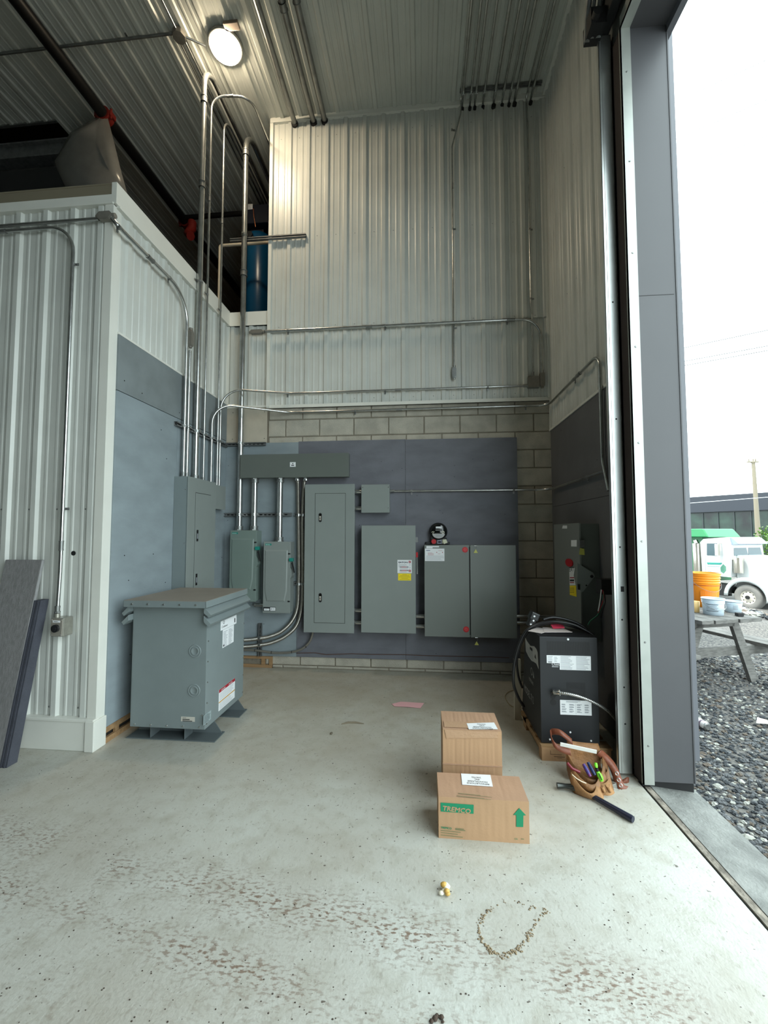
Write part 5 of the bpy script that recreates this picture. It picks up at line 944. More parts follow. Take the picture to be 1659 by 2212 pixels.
t, o = carton('taller taped cardboard box standing behind the low lettered box', ux0, ux1, uy0, uy1, uh); yy = uy0 - .003
k = MB(); k.prism([(ux0 + .02, yy, uh - .05), (ux1 - .02, yy, uh - .035), (ux1 - .02, yy, uh - .002), (ux0 + .01, yy, uh - .002)], (0, .001, 0)); k.build('clear_tape', TAPE, o, label='shiny clear tape'); k = MB(); k.box((ux0 + .01, uy0 + .02, uh + .003), (ux1 - .14, uy0 + .10, uh + .0035)); k.build('clear_tape', TAPE, o, label='shiny clear tape')
k = MB(); k.box((ux0 - .002, yy - .002, .2), (ux1 + .002, yy + .004, .206)); k.build('flap_edge', CARDT, o)
z5b = lambda a, b: (900 + a / 3.318, 1500 + b / 3.318)
k = MB(); q = [PF(*z5b(*p), uh + .0035) for p in ((358, 208), (555, 202), (582, 250), (374, 250))]; k.prism(q, (0, 0, .001), 0); cc = sum(q, V()) / 4
for i, s in enumerate(('RENOVATIONS', 'MONTPLAISIR', 'INC', '206702')): k.text(s, .018, cc + V((0, -.028 + i * .018, .0014)), V((-1, .0, 0)), V((0, -1, 0)), 1, 'CENTER', sx=.95)
k.build('address_label', [PAPER, INK], o, label='white address label, upside down')
# ================================================================= TOOL POUCH
LEA = mat('tan_leather', (146, 102, 60), .6, 0, .45, 10, .5, 50); LEAD = mat('brown_belt_leather', (124, 68, 46), .5, 0, .2, 20, .2, 80); STI = mat('suede_tan', (164, 122, 80), .85, 0, .35, 12, .4, 90)
zt = lambda a, b, y_: P(1200 + a / 9.217, 1570 + b / 9.217, 1, y_)
t = thing('tool_pouch', 'tan leather tool pouch with brown belt on the floor by the pallet', 'tool pouch', (1.02, 2.66, 0))
def sheet(rows, name, m, parent, n=12, thick=.004, label=None):
    """rows of (left point, right point, bulge towards the camera, sag)"""
    k = MB(); vs = []
    for Lp, Rp, bu, sg in rows:
        Lp, Rp = V(Lp), V(Rp)
        for i in range(n + 1):
            a = i / n; s_ = math.sin(PI * a) ** .7 if 0 < a < 1 else 0; vs.append(Lp + (Rp - Lp) * a + V((0, -bu * s_, -sg * s_)))
    k.add(vs, [(j * (n + 1) + i, j * (n + 1) + i + 1, (j + 1) * (n + 1) + i + 1, (j + 1) * (n + 1) + i) for j in range(len(rows) - 1) for i in range(n)], 0, True)
    o = k.build(name, m, parent, label=label); sd_ = o.modifiers.new('thick', 'SOLIDIFY'); sd_.thickness = thick; sd_.offset = 0; return o
yb_ = 2.80
sheet([(zt(230, 262, 2.82), zt(845, 330, 2.82), .01, .0), (zt(215, 380, 2.81), zt(890, 470, 2.81), .015, .004), (zt(210, 520, 2.80), zt(905, 560, 2.80), .0, .0), (zt(215, 700, 2.78), zt(900, 760, 2.78), -.01, .02), (zt(300, 950, 2.75), zt(1000, 1100, 2.74), 0, .02)], 'back_flap', LEA, t)
sheet([(zt(232, 540, 2.78), zt(925, 590, 2.77), .13, .075), (zt(225, 720, 2.77), zt(1030, 760, 2.76), .125, .045), (zt(250, 950, 2.74), zt(1110, 1100, 2.74), .09, .02), (zt(330, 1180, 2.72), zt(1180, 1350, 2.70), .07, .01), (zt(520, 1330, 2.70), zt(1200, 1500, 2.66), .02, .0)], 'large_pocket', LEA, t)
sheet([(zt(215, 640, 2.72), zt(850, 920, 2.66), .095, .05), (zt(230, 860, 2.70), zt(900, 1120, 2.64), .085, .03), (zt(290, 1050, 2.69), zt(950, 1330, 2.62), .05, .01), (zt(380, 1290, 2.68), zt(1000, 1470, 2.61), .01, .0)], 'middle_pocket', LEA, t)
sheet([(zt(310, 900, 2.65), zt(800, 1110, 2.61), .075, .045), (zt(295, 1040, 2.64), zt(880, 1250, 2.60), .065, .02), (zt(330, 1220, 2.63), zt(960, 1400, 2.59), .045, .006), (zt(390, 1345, 2.62), zt(930, 1500, 2.57), .008, .0)], 'front_pocket', STI, t)
sheet([(zt(880, 860, 2.72), zt(1035, 780, 2.72), .03, .01), (zt(900, 1060, 2.70), zt(1100, 1060, 2.70), .03, .01), (zt(960, 1300, 2.66), zt(1180, 1330, 2.67), .02, .0), (zt(990, 1450, 2.64), zt(1210, 1500, 2.64), .0, .0)], 'side_pocket', LEA, t)
sheet([(zt(780, 1080, 2.65), zt(1050, 1030, 2.68), .02, .01), (zt(860, 1200, 2.64), zt(1110, 1190, 2.67), .02, .0), (zt(970, 1440, 2.62), zt(1240, 1430, 2.64), .02, .0), (zt(960, 1480, 2.61), zt(1190, 1530, 2.62), .0, .0)], 'end_pocket', STI, t)
for a, b in ((860, 1150), (980, 1150)): sheet([(zt(a, b, 2.625), zt(a + 85, b - 10, 2.625), .02, .006), (zt(a + 50, b + 100, 2.62), zt(a + 125, b + 85, 2.62), .02, .004), (zt(a + 80, b + 160, 2.615), zt(a + 135, b + 140, 2.615), .005, .0)], 'tool_loop', STI, t, 8, .003)
def strap_(pts, w_, name, m, parent, up=(0, 0, 1), th=.005):
    P_ = [V(p) for p in pts]; sm = []
    for i in range(len(P_) - 1):
        a = P_[max(i - 1, 0)]; b = P_[i]; c = P_[i + 1]; d = P_[min(i + 2, len(P_) - 1)]
        for s_ in range(8): f_ = s_ / 8; sm.append(.5 * ((2 * b) + (c - a) * f_ + (2 * a - 5 * b + 4 * c - d) * f_ ** 2 + (-a + 3 * b - 3 * c + d) * f_ ** 3))
    sm.append(P_[-1]); k = MB(); up = V(up).normalized(); n = len(sm)
    k.add([p - up * w_ / 2 for p in sm] + [p + up * w_ / 2 for p in sm], [(i, i + 1, n + i + 1, n + i) for i in range(n - 1)], 0, True)
    o = k.build(name, m, parent); q = o.modifiers.new('thick', 'SOLIDIFY'); q.thickness = th; q.offset = 0; return o, sm
strap_([zt(330, 300, 2.79), zt(120, 130, 2.80), zt(0, 95, 2.82), zt(-85, 110, 2.84), zt(-90, 190, 2.80), zt(-40, 330, 2.74), zt(80, 430, 2.72), zt(300, 510, 2.71)], .036, 'belt_loop', LEAD, t, (0, .5, .9))
o, sm = strap_([zt(860, 510, 2.76), zt(980, 600, 2.78), zt(1110, 740, 2.77), zt(1200, 900, 2.745), zt(1260, 1060, 2.715), zt(1310, 1200, 2.695), zt(1400, 1240, 2.695)], .045, 'belt', LEAD, t, (.75, .3, .55))
for a, b in ((1220, 930), (1258, 1058), (1298, 1168)): c = zt(a, b, 2.68 + .03 * (1300 - a) / 100 - .02); k = MB(); k.lathe([(.0065, 0), (.0085, .003), (.011, 0)], c, (-.3, -.9, .3), 16); k.build('eyelet', GALV, o)
strap_([zt(900, 520, 2.80), zt(1060, 680, 2.80), zt(1150, 900, 2.78), zt(1250, 1120, 2.76), zt(1420, 1060, 2.76), zt(1430, 1180, 2.76)], .04, 'belt', LEAD, t, (.5, .3, .8))
c = zt(1170, 1180, 2.70); k = MB(); k.obox(c, V((.012, 0, .004)), V((0, .003, 0)), V((-.004, 0, .014))); k.build('buckle', GALV, t)
# tools in the pouch
k = MB(); a, b = zt(95, 345, 2.70), zt(820, 500, 2.66); k.bar(a, b, .006, .022, (0, -.2, 1)); k.build('folding_rule', mat('rule_white', (226, 226, 222), .5), label='white flat rule lying across the tool pouch', cat='ruler')
k = MB(); k.tube([zt(800, 715, 2.66), zt(805, 770, 2.655), zt(815, 815, 2.65)], lambda i: (.008, .0105, .007)[i], 12, 0); k.tube([zt(815, 815, 2.65), zt(840, 890, 2.65)], .0085, 12, 1); k.tube([zt(840, 890, 2.645), zt(870, 960, 2.64), zt(900, 1020, 2.64), zt(915, 1070, 2.64)], lambda i: (.0095, .0145, .0145, .011)[i], 12, 0); k.bar(zt(868, 930, 2.624), zt(925, 1060, 2.624), .006, .004, (1, 0, .3), 1)
k.build('screwdriver', [mat('lime_green_plastic', (120, 226, 50), .35), RUBBER], label='lime green screwdriver in the tool pouch', cat='screwdriver')
for (p, q, r_, m_, lab) in (((555, 740), (655, 920), .011, mat('plier_grip_red_blue', (120, 50, 110), .4, rgb2=(40, 50, 120), vscale=30), 'red and blue plier grip in the tool pouch'), ((645, 705), (745, 890), .011, mat('navy_grip', (24, 40, 82), .4), 'dark blue plier grip in the tool pouch')):
    k = MB(); a, b = zt(*p, 2.68), zt(*q, 2.65); k.tube([a, a + (b - a) * .3, a + (b - a) * .7, b, b + (b - a) * .4], lambda i: r_ * (.8, 1, 1.1, 1, .8)[i], 12); k.build('pliers', m_, label=lab, cat='pliers')
k = MB(); k.tube([zt(330, 950, 2.61), zt(420, 1030, 2.59), zt(520, 1090, 2.58), zt(610, 1125, 2.575)], .003, 8); k.build('pencil', mat('pale_wood', (222, 206, 180), .5), label='pale pencil in the front pocket of the tool pouch', cat='pencil')
k = MB(); k.tube([zt(235, 720, 2.68), zt(330, 830, 2.66), zt(480, 900, 2.66)], .009, 10); k.build('knife_handle', mat('dark_red_plastic', (110, 20, 34), .4), label='dark red handle lying in the tool pouch', cat='tool handle')
a, b = PF(1296, 1729, .02), PF(1369, 1771, .019); dv = (b - a).normalized(); a = a - dv * .04
t = thing('hammer', 'hammer under the tool pouch with dark blue handle pointing right', 'hammer', (a + b) / 2 - Z * .02)
k = MB(); k.tube([a, a + dv * .05, (a + b) / 2, b - dv * .015, b - dv * .003], lambda i: (.014, .015, .0155, .018, .016)[i], 16); k.build('handle', mat('dark_blue_grip', (22, 28, 48), .4), t)
hc = PF(1222, 1698, .025); k = MB(); k.tube([hc + V((-.05, .0, .0)), hc, hc + V((.05, -.02, .01))], lambda i: (.017, .013, .016)[i], 12); k.tube([hc, a], .009, 10); k.build('head', mat('dark_steel', (70, 72, 70), .3, .8), t)
# ================================================================= THINGS ON THE FLOOR
k = MB(); q = [PF(846, 1521, .002), PF(866, 1516, .004), PF(916, 1519, .003), PF(908, 1530, .002), PF(880, 1527, .006), PF(852, 1526, .002)]; k.prism(q, (0, 0, .0015)); k.build('paper', mat('pale_pink_paper', (220, 168, 172), .7), label='pink paper slip lying on the open floor', cat='paper')
k = MB(); c = PF(957, 1928, .0)
for i in range(9): k.ball(c + V((random.uniform(-.018, .018), random.uniform(-.02, .025), random.uniform(.008, .022))), random.uniform(.009, .016), (1.2, .8, .8), 7, 5, i % 3 == 0)
k.build('crumpled_wrapper', [mat('wrapper_white', (232, 226, 206), .4), mat('wrapper_yellow', (200, 160, 80), .4)], label='small crumpled white and yellow wrapper on the floor', cat='wrapper')
k = MB(); pth = [PF(px, py, .004) for px, py in ((738, 1564), (752, 1561), (768, 1561), (786, 1563))]; k.tube(pth, lambda i: (.004, .009, .009, .003)[i], 7); k.build('wood_shaving', mat('dusty_stick', (126, 116, 98), .9), label='curled stick-like scrap on the floor', cat='floor scrap')
k = MB(); c = PF(716, 1584, .004); k.ball(c, .02, (.5, 1, .3), 8, 5); k.build('dirt_clod', mat('clod', (104, 96, 82), .95), label='small flat dirt clod on the floor', cat='floor scrap')
k = MB(); c = PF(944, 2203, .0); [k.ball(c + V((random.uniform(-.02, .02), random.uniform(-.01, .01), .004)), random.uniform(.004, .01), (1, 1, .5), 6, 4) for _ in range(8)]; k.build('mud_crumbs', mat('mud', (70, 58, 50), .95), label='dark mud crumbs at the bottom edge of the floor', cat='dirt', kind='stuff')
k = MB(); ring = [(1035, 2010), (1040, 2035), (1060, 2055), (1085, 2065), (1112, 2058), (1135, 2035), (1150, 2010), (1165, 1985), (1185, 1965), (1170, 1962), (1145, 1965), (1110, 1943), (1080, 1950), (1055, 1965), (1042, 1985)]
for i in range(len(ring)):
    a, b = PF(*ring[i]), PF(*ring[(i + 1) % len(ring)]); dens = 26 if i in (0, 1, 2, 3, 4, 5) else (14 if i < 8 or i > 12 else 5)
    for _ in range(dens): p = a + (b - a) * random.random() + V((random.gauss(0, .005), random.gauss(0, .006), .001)); k.ball(p, random.uniform(.0015, .0045), (1.3, 1.1, .35), 5, 3)
k.build('mud_ring', mat('dry_mud', (136, 120, 96), .95), label='loop-shaped trail of dried mud on the floor', cat='dirt', kind='stuff')
k = MB()
for i in range(420):
    px, py = random.uniform(0, 1400), random.uniform(1640, 2210); p = PF(px, py)
    if p.x < 1.28: k.ball(p + Z * .0008, random.uniform(.001, .0032), (1.3, 1, .4), 5, 3)
k.build('floor_grit', mat('dark_grit', (74, 64, 56), .95), label='specks of grit scattered over the concrete floor', cat='grit', kind='stuff')
# composite boards leaning by the near wall
def board(label, xb0, xb1, xt0, xt1, yb, yt, zt_, th, m):
    k = MB(); n = V((0, -(zt_), (yt - yb))).normalized() ; o = -V((0, 1, -(yt - yb) / zt_)).normalized() * th
    k.hexa([V((xb0, yb, 0)) + V((0, 0, 0)), V((xb1, yb, 0)), V((xb1, yb + th, 0)), V((xb0, yb + th, 0)), V((xt0, yt - th, zt_)), V((xt1, yt - th, zt_)), V((xt1, yt, zt_)), V((xt0, yt, zt_))], 0)
    e = .003; k.hexa([V((xb1, yb + e, .002)), V((xb1 + .0015, yb + e, .002)), V((xb1 + .0015, yb + th - e, .002)), V((xb1, yb + th - e, .002)), V((xt1, yt - th + e, zt_)), V((xt1 + .0015, yt - th + e, zt_)), V((xt1 + .0015, yt - e, zt_)), V((xt1, yt - e, zt_))], 1)
    return k.build('composite_board', m, label=label, cat='deck board', bevel=.002)
board('wide grey wood-grain composite board leaning on the near ribbed wall', -3.06, -2.782, -3.062, -2.772, 2.545, N - .03, 1.345, .024, [COMPO, COMPE])
k = MB()
for i in range(4):
    x_ = -2.778 + i * .0125; k.hexa([V((x_, 2.545 + .004 * (i % 2), 0)), V((x_ + .0125, 2.545 + .004 * (i % 2), 0)), V((x_ + .0125, 2.62, 0)), V((x_, 2.62, 0)), V((x_ + .004, N - .10 + .004 * (i % 2), 1.06)), V((x_ + .0165, N - .10 + .004 * (i % 2), 1.06)), V((x_ + .0165, N - .03, 1.06)), V((x_ + .004, N - .03, 1.06))])
k.build('composite_board', mat('dark_composite_edge', (70, 72, 82), .75, 0, .2, 10, .4, 60), label='shorter dark grooved composite board leaning edge-on beside the wide one', cat='deck board')
# ================================================================= YARD
def gz(x, y):
    d = x - 1.65; a = 0 if d < 4.3 else min((d - 4.3) / 6.5, 1); a = a * a * (3 - 2 * a)
    return -.10 - 1.42 * a + .02 * math.sin(x * 3.1 + y * 1.7) * min(1, max(0, d / 2))
k = MB(); gx = [1.652 + 15 * (i / 60) ** 1.5 for i in range(61)] + [20, 26, 36, 60, 120]; gy = [-12 + i * .5 for i in range(110)] + [48, 60, 80, 120]
k.add([(x, y, gz(x, y)) for y in gy for x in gx], [(j * len(gx) + i, j * len(gx) + i + 1, (j + 1) * len(gx) + i + 1, (j + 1) * len(gx) + i) for j in range(len(gy) - 1) for i in range(len(gx) - 1)], 0, True)
struct(k, 'ground', mat('gravel_ground', (104, 101, 96), .95, 0, 0, 38, 1.0, 45, rgb2=(46, 46, 48), contrast=(.38, .62)))
def stone(k, c, r, mi):
    vs = []
    for i in range(4):
        a = PI * (i + .5) / 4
        for j in range(6): rr = r * random.uniform(.75, 1.15); vs.append(V(c) + V((math.sin(a) * math.cos(j * PI / 3 + i * .5) * rr * 1.25, math.sin(a) * math.sin(j * PI / 3 + i * .5) * rr, math.cos(a) * rr * .75)))
    k.add(vs, [(0, 1, 2, 3, 4, 5), (23, 22, 21, 20, 19, 18)] + [(i * 6 + j, (i + 1) * 6 + j, (i + 1) * 6 + (j + 1) % 6, i * 6 + (j + 1) % 6) for i in range(3) for j in range(6)], mi)
ST = [mat('stone_%s' % n, c, .8) for n, c in (('grey', (92, 94, 96)), ('dark', (48, 52, 56)), ('pale', (160, 160, 152)), ('brown', (96, 86, 76)))]
k = MB(); rs = random.Random(5)
for i in range(15000):
    y = 1.7 + 4.6 * rs.random() ** 1.1; x = 1.66 + rs.random() ** 1.2 * (1.0 + (y - 1.2) * .75)
    r = rs.uniform(.006, .017) * (1 if rs.random() > .06 else 1.7); stone(k, (x, y, gz(x, y) + r * .15), r, rs.choice((0, 0, 1, 1, 1, 2, 3)))
k.build('gravel', ST, label='loose grey gravel outside the door', cat='gravel', kind='stuff')
k = MB(); 
for i in range(700):
    a = rs.uniform(1540, 1760); d = rs.uniform(8.2, 13.5); p = PD(a, 1300, d); r = rs.uniform(.03, .11)
    stone(k, (p.x, p.y, gz(p.x, p.y) + r * .25 + .05 * math.sin(p.x * 4)), r, rs.choice((0, 2, 2, 3, 1)))
k.build('rubble', ST, label='sunlit heap of broken rubble between the picnic table and the truck', cat='rubble', kind='stuff')
# picnic table
tp = V((3.505, 4.70)); ang = math.radians(18); TZ_ = .665; g0 = -.10
t = thing('picnic_table', 'weathered grey wooden picnic table outside with buckets on it', 'picnic table', (tp.x, tp.y, g0), ang)
Lh = TZ_ - g0; Wd, Ln = .78, 1.85
def lb_(k): return dict(parent=t, local=True)
for i in range(5): k = MB(); x0 = -Wd + i * Wd / 5; k.box((x0 + .004, -.02 - (i % 2) * .012, Lh - .038), (x0 + Wd / 5 - .004, Ln, Lh)); k.build('top_board', GWOOD, t, local=True, bevel=.003)
for s_, nm in ((1, 1), (-1, -1)):
    xc = -Wd / 2 + .10 + s_ * .68
    for j in range(2): k = MB(); k.box((xc - .13 + j * .132, -.05, .40), (xc - .004 + j * .132, Ln + .05, .438)); k.build('bench_board', GWOOD, t, local=True, bevel=.003)
for y_ in (.22, Ln - .25):
    k = MB(); k.prism([(-Wd - .02, y_, Lh - .040), (-.02, y_, Lh - .040), (-.06, y_, Lh - .135), (-Wd + .02, y_, Lh - .135)], (0, .038, 0)); k.build('top_brace', GWOOD, t, local=True)
    k = MB(); k.box((-Wd / 2 - .70, y_ + .04, .30), (-Wd / 2 + .92, y_ + .078, .398)); k.build('seat_beam', GWOOD, t, local=True, bevel=.003)
    for s_ in (-1, 1):
        k = MB(); xt, xb = -Wd / 2 + .11 + s_ * .22, -Wd / 2 + .11 + s_ * .50; k.prism([(xt - .05, y_ - .0, Lh - .06), (xt + .05, y_, Lh - .06), (xb + .055, y_, -.03), (xb - .055, y_, -.03)], (0, .04, 0)); k.build('leg', GWOOD, t, local=True, bevel=.002)
# buckets
def bucket(label, c, r0, r1, h, m, bandh, extra=None):
    t = thing('bucket', label, 'bucket', c); k = MB(); pr = [(0, 0), (r0, 0), (r0 + (r1 - r0) * .7, h * .68)]
    for i in range(4): z_ = h * (.70 + .07 * i); rr = r0 + (r1 - r0) * (z_ / h); pr += [(rr, z_), (rr + bandh, z_ + .003), (rr + bandh, z_ + .01), (rr, z_ + .012)]
    pr += [(r1 + bandh * 1.2, h - .012), (r1 + bandh * 1.2, h), (r1 - .004, h), (r0, .01), (0, .008)]
    k.lathe(pr, c, Z, 36); b_ = k.build('pail', m, t); return t, b_
def bail(t, c, r, h, drop, m=GALVD):
    k = MB(); k.tube([V(c) + V((r * math.cos(a) * 1.03, -abs(math.sin(a)) * r * 1.06, h - drop * math.sin(a))) for a in [PI * i / 16 for i in range(17)]], .002, 6); return k.build('wire_handle', m, t)
OR = mat('orange_plastic', (255, 150, 20), .4); WB = mat('pale_blue_white_plastic', (206, 222, 234), .4)
zT = TZ_ + .002
c = PF(1523, 1309, zT); k_ = 1
to, b_ = bucket('tall orange bucket on the picnic table', (c.x, c.y, zT), .125, .158, .40, OR, .006)
k = MB(); k.lathe([(.1535, .245), (.1535, .252)], (c.x, c.y, zT + .01), Z, 36, 0); k.build('dark_stripe', mat('dark_orange_print', (170, 70, 20), .5), b_); bail(to, (c.x, c.y, zT), .155, .33, .14)
def stick(c, r, z0_, z1, a0, a1, m, parent, name):
    k = MB(); n = 8; vs = []
    for z_ in (z0_, z1):
        for i in range(n + 1): a = a0 + (a1 - a0) * i / n; vs.append((c[0] + r * math.cos(a), c[1] + r * math.sin(a), c[2] + z_))
    k.add(vs, [(i, i + 1, n + 2 + i, n + 1 + i) for i in range(n)]); return k.build(name, m, parent)
stick((c.x, c.y, zT), .149, .06, .2, -2.4, -1.2, mat('orange_label', (236, 128, 20), .5), b_, 'printed_label')
c2 = PF(1541, 1327, zT); t2, b2 = bucket('white bucket with printed label on the picnic table, in front of the orange one', (c2.x, c2.y, zT), .088, .100, .175, WB, .004); bail(t2, (c2.x, c2.y, zT), .104, .13, .07)
for i in range(5): stick((c2.x, c2.y, zT), .101, .045 + i * .017, .050 + i * .017, -2.75, -1.7 - .1 * (i % 2), INK if i in (0, 4) else GREYINK, b2, 'label_print')
c3 = PF(1584, 1322, zT); t3, b3 = bucket('smaller white bucket at the right on the picnic table', (c3.x, c3.y, zT), .07, .082, .125, WB, .003)
for i in range(4): stick((c3.x, c3.y, zT), .0785, .04 + i * .015, .047 + i * .015, -2.2, -1.6, GREYINK, b3, 'label_print')
c4 = PF(1507, 1322, zT); k = MB(); k.lathe([(0, 0), (.035, 0), (.04, .12), (.036, .12), (.0, .02)], (c4.x - .02, c4.y, zT), Z, 20); k.build('plastic_cup', mat('cream_cup', (250, 210, 140), .4), label='small cream cup on the picnic table, partly hidden by the door jamb', cat='cup')
c5 = PF(1598, 1331, zT); k = MB(); k.box((c5.x - .03, c5.y - .02, zT), (c5.x + .03, c5.y + .03, zT + .035)); k.build('black_block', RUBBER, label='small black block at the right end of the picnic table top', cat='block', bevel=.004)
# spray can and litter
a, b = PF(1506, 1558, -.055), PF(1527, 1569, -.055); d_ = (b - a).normalized(); t = thing('spray_can', 'white spray can lying on the gravel beside the door jamb', 'spray can', (a + b) / 2 - Z * .03)
a = a - d_ * .06; k = MB(); k.cyl(a, b, .032, n=24); k.build('can', mat('can_white', (216, 212, 210), .35), t); k = MB(); k.cyl(b, b + d_ * .006, .033, .031, n=24); k.cyl(b + d_ * .004, b + d_ * .012, .026, .024, n=24); k.build('metal_end', GALV, t); k = MB(); k.cyl(b - d_ * .05, b - d_ * .035, .0325, n=24, cap=False); k.build('purple_band', mat('purple_grey', (110, 96, 110), .5), t)
c = PF(1648, 1562, -.07); k = MB(); k.prism([c + V(p) for p in ((-.06, -.01, .0), (-.02, .03, .03), (.05, .03, .01), (.09, -.02, .0), (.02, -.04, .01))], (0, 0, .006)); k.build('plastic_scrap', mat('scrap_white', (232, 224, 216), .5), label='white plastic scrap on the gravel at the right edge', cat='litter')
# ---- truck
wc = PD(1615.4, 1290.5, 17.1); th_ = math.radians(-66); f_ = V((math.cos(th_), math.sin(th_), 0)); gt = wc.z - .52
t = thing('dump_truck', 'white dump truck with green box parked across the yard', 'dump truck', (wc.x, wc.y, gt), th_)
nrm = V((-math.sin(th_), math.cos(th_), 0))
def TR(px, py, yl=0.):     # a photo point on the truck's near side, in the truck's own metres
    r = ray(px, py); o = V((0, 0, CAMZ)); q = wc + nrm * yl; tt = (q - o).dot(nrm) / r.dot(nrm); p = o + r * tt; return (p - wc).dot(f_), p.z - gt
zk = lambda a, b, yl=0.: TR(1480 + a / 9.268, 1120 + b / 9.268, yl)
TW = mat('truck_white_paint', (176, 180, 180), .3); CHR = mat('chrome', (215, 210, 200), .12, 1); TG = mat('truck_green_paint', (10, 112, 62), .4); GLS = mat('truck_glass', (36, 62, 70), .15); TYR = mat('dusty_tyre', (120, 118, 114), .85, 0, .2, 3)
def pl(pts, y0, y1, name, m, par=t, bev=.01, label=None):
    k = MB(); k.prism([V((x, y0, z)) for x, z in pts], (0, y1 - y0, 0)); return k.build(name, m, par, local=True, bevel=bev, label=label)
cabp = [zk(*q) for q in ((300, 475), (365, 410), (860, 372), (905, 500), (940, 790), (925, 1180), (345, 1120))]
cab = pl(cabp, 0, 2.1, 'cab', TW, bev=.05)
pl([zk(*q) for q in ((440, 500), (640, 500), (648, 742), (440, 735))], -.02, .01, 'side_window', GLS, cab, .005)
pl([zk(*q) for q in ((400, 470), (405, 470), (418, 1110), (412, 1110))], -.006, .0, 'door_seam', GREYINK, cab, 0); pl([zk(*q) for q in ((912, 800), (918, 800), (922, 1150), (916, 1150))], -.006, 0, 'door_seam', GREYINK, cab, 0)
pl([zk(*q) for q in ((708, 980), (765, 915), (815, 960), (820, 1040), (770, 1100), (712, 1060))], -.008, .0, 'green_emblem', mat('dull_green_emblem', (70, 120, 100), .5), cab, 0)
for (a, b, c_, d_, m_) in ((440, 880, 735, 22, TEAL), (450, 905, 720, 14, TEAL), (445, 945, 690, 14, GREYINK), (455, 1045, 525, 26, GREYINK), (455, 1100, 535, 8, GREYINK)): pl([zk(a, b), zk(c_, b + 6), zk(c_, b + d_ + 6), zk(a, b + d_)], -.008, 0, 'door_lettering', m_, cab, 0)
fx = zk(935, 780)[0]; wz0 = zk(930, 745)[1]; wz1 = zk(885, 530)[1]; fxt = zk(890, 540)[0]
for y0, y1 in ((.14, 1.03), (1.07, 1.96)):
    k = MB(); k.hexa([(fx + .02, y0, wz0), (fx + .02, y1, wz0), (fx, y1, wz0), (fx, y0, wz0), (fxt + .03, y0 + .05, wz1), (fxt + .03, y1 - .05, wz1), (fxt, y1 - .05, wz1), (fxt, y0 + .05, wz1)]); k.build('windshield', GLS, cab, local=True)
k = MB(); k.hexa([(fxt, .08, wz1 + .0), (fxt + .30, .08, wz1 + .05), (fxt + .30, 2.02, wz1 + .05), (fxt, 2.02, wz1), (fxt - .02, .08, wz1 + .32), (fxt + .06, .08, wz1 + .30), (fxt + .06, 2.02, wz1 + .30), (fxt - .02, 2.02, wz1 + .32)]); k.build('sun_visor', mat('visor_blue_grey', (130, 146, 170), .3), cab, local=True)
hz = wz0 + .03; k = MB(); k.hexa([(fx - .05, .25, .75), (fx + 2.5, .35, .75), (fx + 2.5, 1.75, .75), (fx - .05, 1.85, .75), (fx - .05, .28, hz), (fx + 2.4, .45, hz - .12), (fx + 2.4, 1.65, hz - .12), (fx - .05, 1.82, hz)]); hood = k.build('hood', TW, t, local=True, bevel=.08, seg=4)
for y0, y1 in ((-.10, .4), (1.7, 2.2)):
    arc = [(.70 * math.cos(a), .50 + .66 * math.sin(a)) for a in [PI * i / 18 for i in range(-1, 19)]]; out = [(.86 * math.cos(a) if a > .3 else 1.35, .50 + .84 * math.sin(max(a, .2))) for a in [PI * i / 18 for i in range(-1, 19)]]; k = MB()
    A = [V((x, y0, z)) for x, z in arc]; B = [V((x, y0 + .03, z)) for x, z in out]; Cc = [V((x, y1, z)) for x, z in out]; n = len(A); k.add(A + B + Cc, [(i, i + 1, n + i + 1, n + i) for i in range(n - 1)] + [(n + i, n + i + 1, 2 * n + i + 1, 2 * n + i) for i in range(n - 1)], 0, True); fe = k.build('fender', TW, t, local=True); so = fe.modifiers.new('thick', 'SOLIDIFY'); so.thickness = .03
for yy in (.0, 1.85):
    wh = bpy.data.objects.new('wheel', None); C.objects.link(wh); wh.parent = t
    k = MB(); k.lathe([(.28, .0), (.30, -.01), (.44, -.03), (.505, 0), (.52, .04), (.52, .24), (.505, .28), (.44, .3), (.28, .28)], (0, yy, .52), Y, 48); k.build('tyre', TYR, wh, local=True)
    k = MB(); k.lathe([(0, .02), (.1, .0), (.17, .03), (.25, .05), (.285, .0), (.29, .02), (.29, .25), (0, .25)], (0, yy, .52), Y, 40); rim = k.build('rim', mat('dusty_alloy', (205, 198, 186), .5, .3), wh, local=True)
    k = MB(); [k.cyl((.215 * math.cos(a), yy + .035, .52 + .215 * math.sin(a)), (.215 * math.cos(a), yy + .02, .52 + .215 * math.sin(a)), .018, n=10) for a in [i * PI / 5 for i in range(10)]]; k.cyl((0, yy + .05, .52), (0, yy - .05, .52), .075, n=16); k.build('hub', RUBBER, rim, local=True)
cx_, cz_ = zk(200, 500); k = MB(); k.cyl((cx_, .1, zk(200, 1300)[1]), (cx_, .1, cz_), .17, n=24); k.cyl((cx_, .1, cz_), (cx_ - .06, .1, cz_ + .14), .1, n=16); k.build('exhaust_stack', CHR, t, local=True)
cx_, cz_ = zk(1045, 830); k = MB(); k.cyl((cx_, .06, zk(1045, 1090)[1]), (cx_, .06, cz_), .17, n=24); k.cyl((cx_, .06, cz_), (cx_, .06, cz_ + .09), .2, n=24); k.build('air_cleaner', CHR, t, local=True)
a, b = zk(675, 510), zk(800, 745); k = MB(); k.box((a[0], -.28, b[1]), (a[0] + .12, -.12, a[1])); k.cyl((a[0] + .1, 0, a[1] + .02), (a[0] + .1, -.2, a[1] + .02), .02, n=8); k.build('mirror', CHR, cab, local=True, bevel=.02)
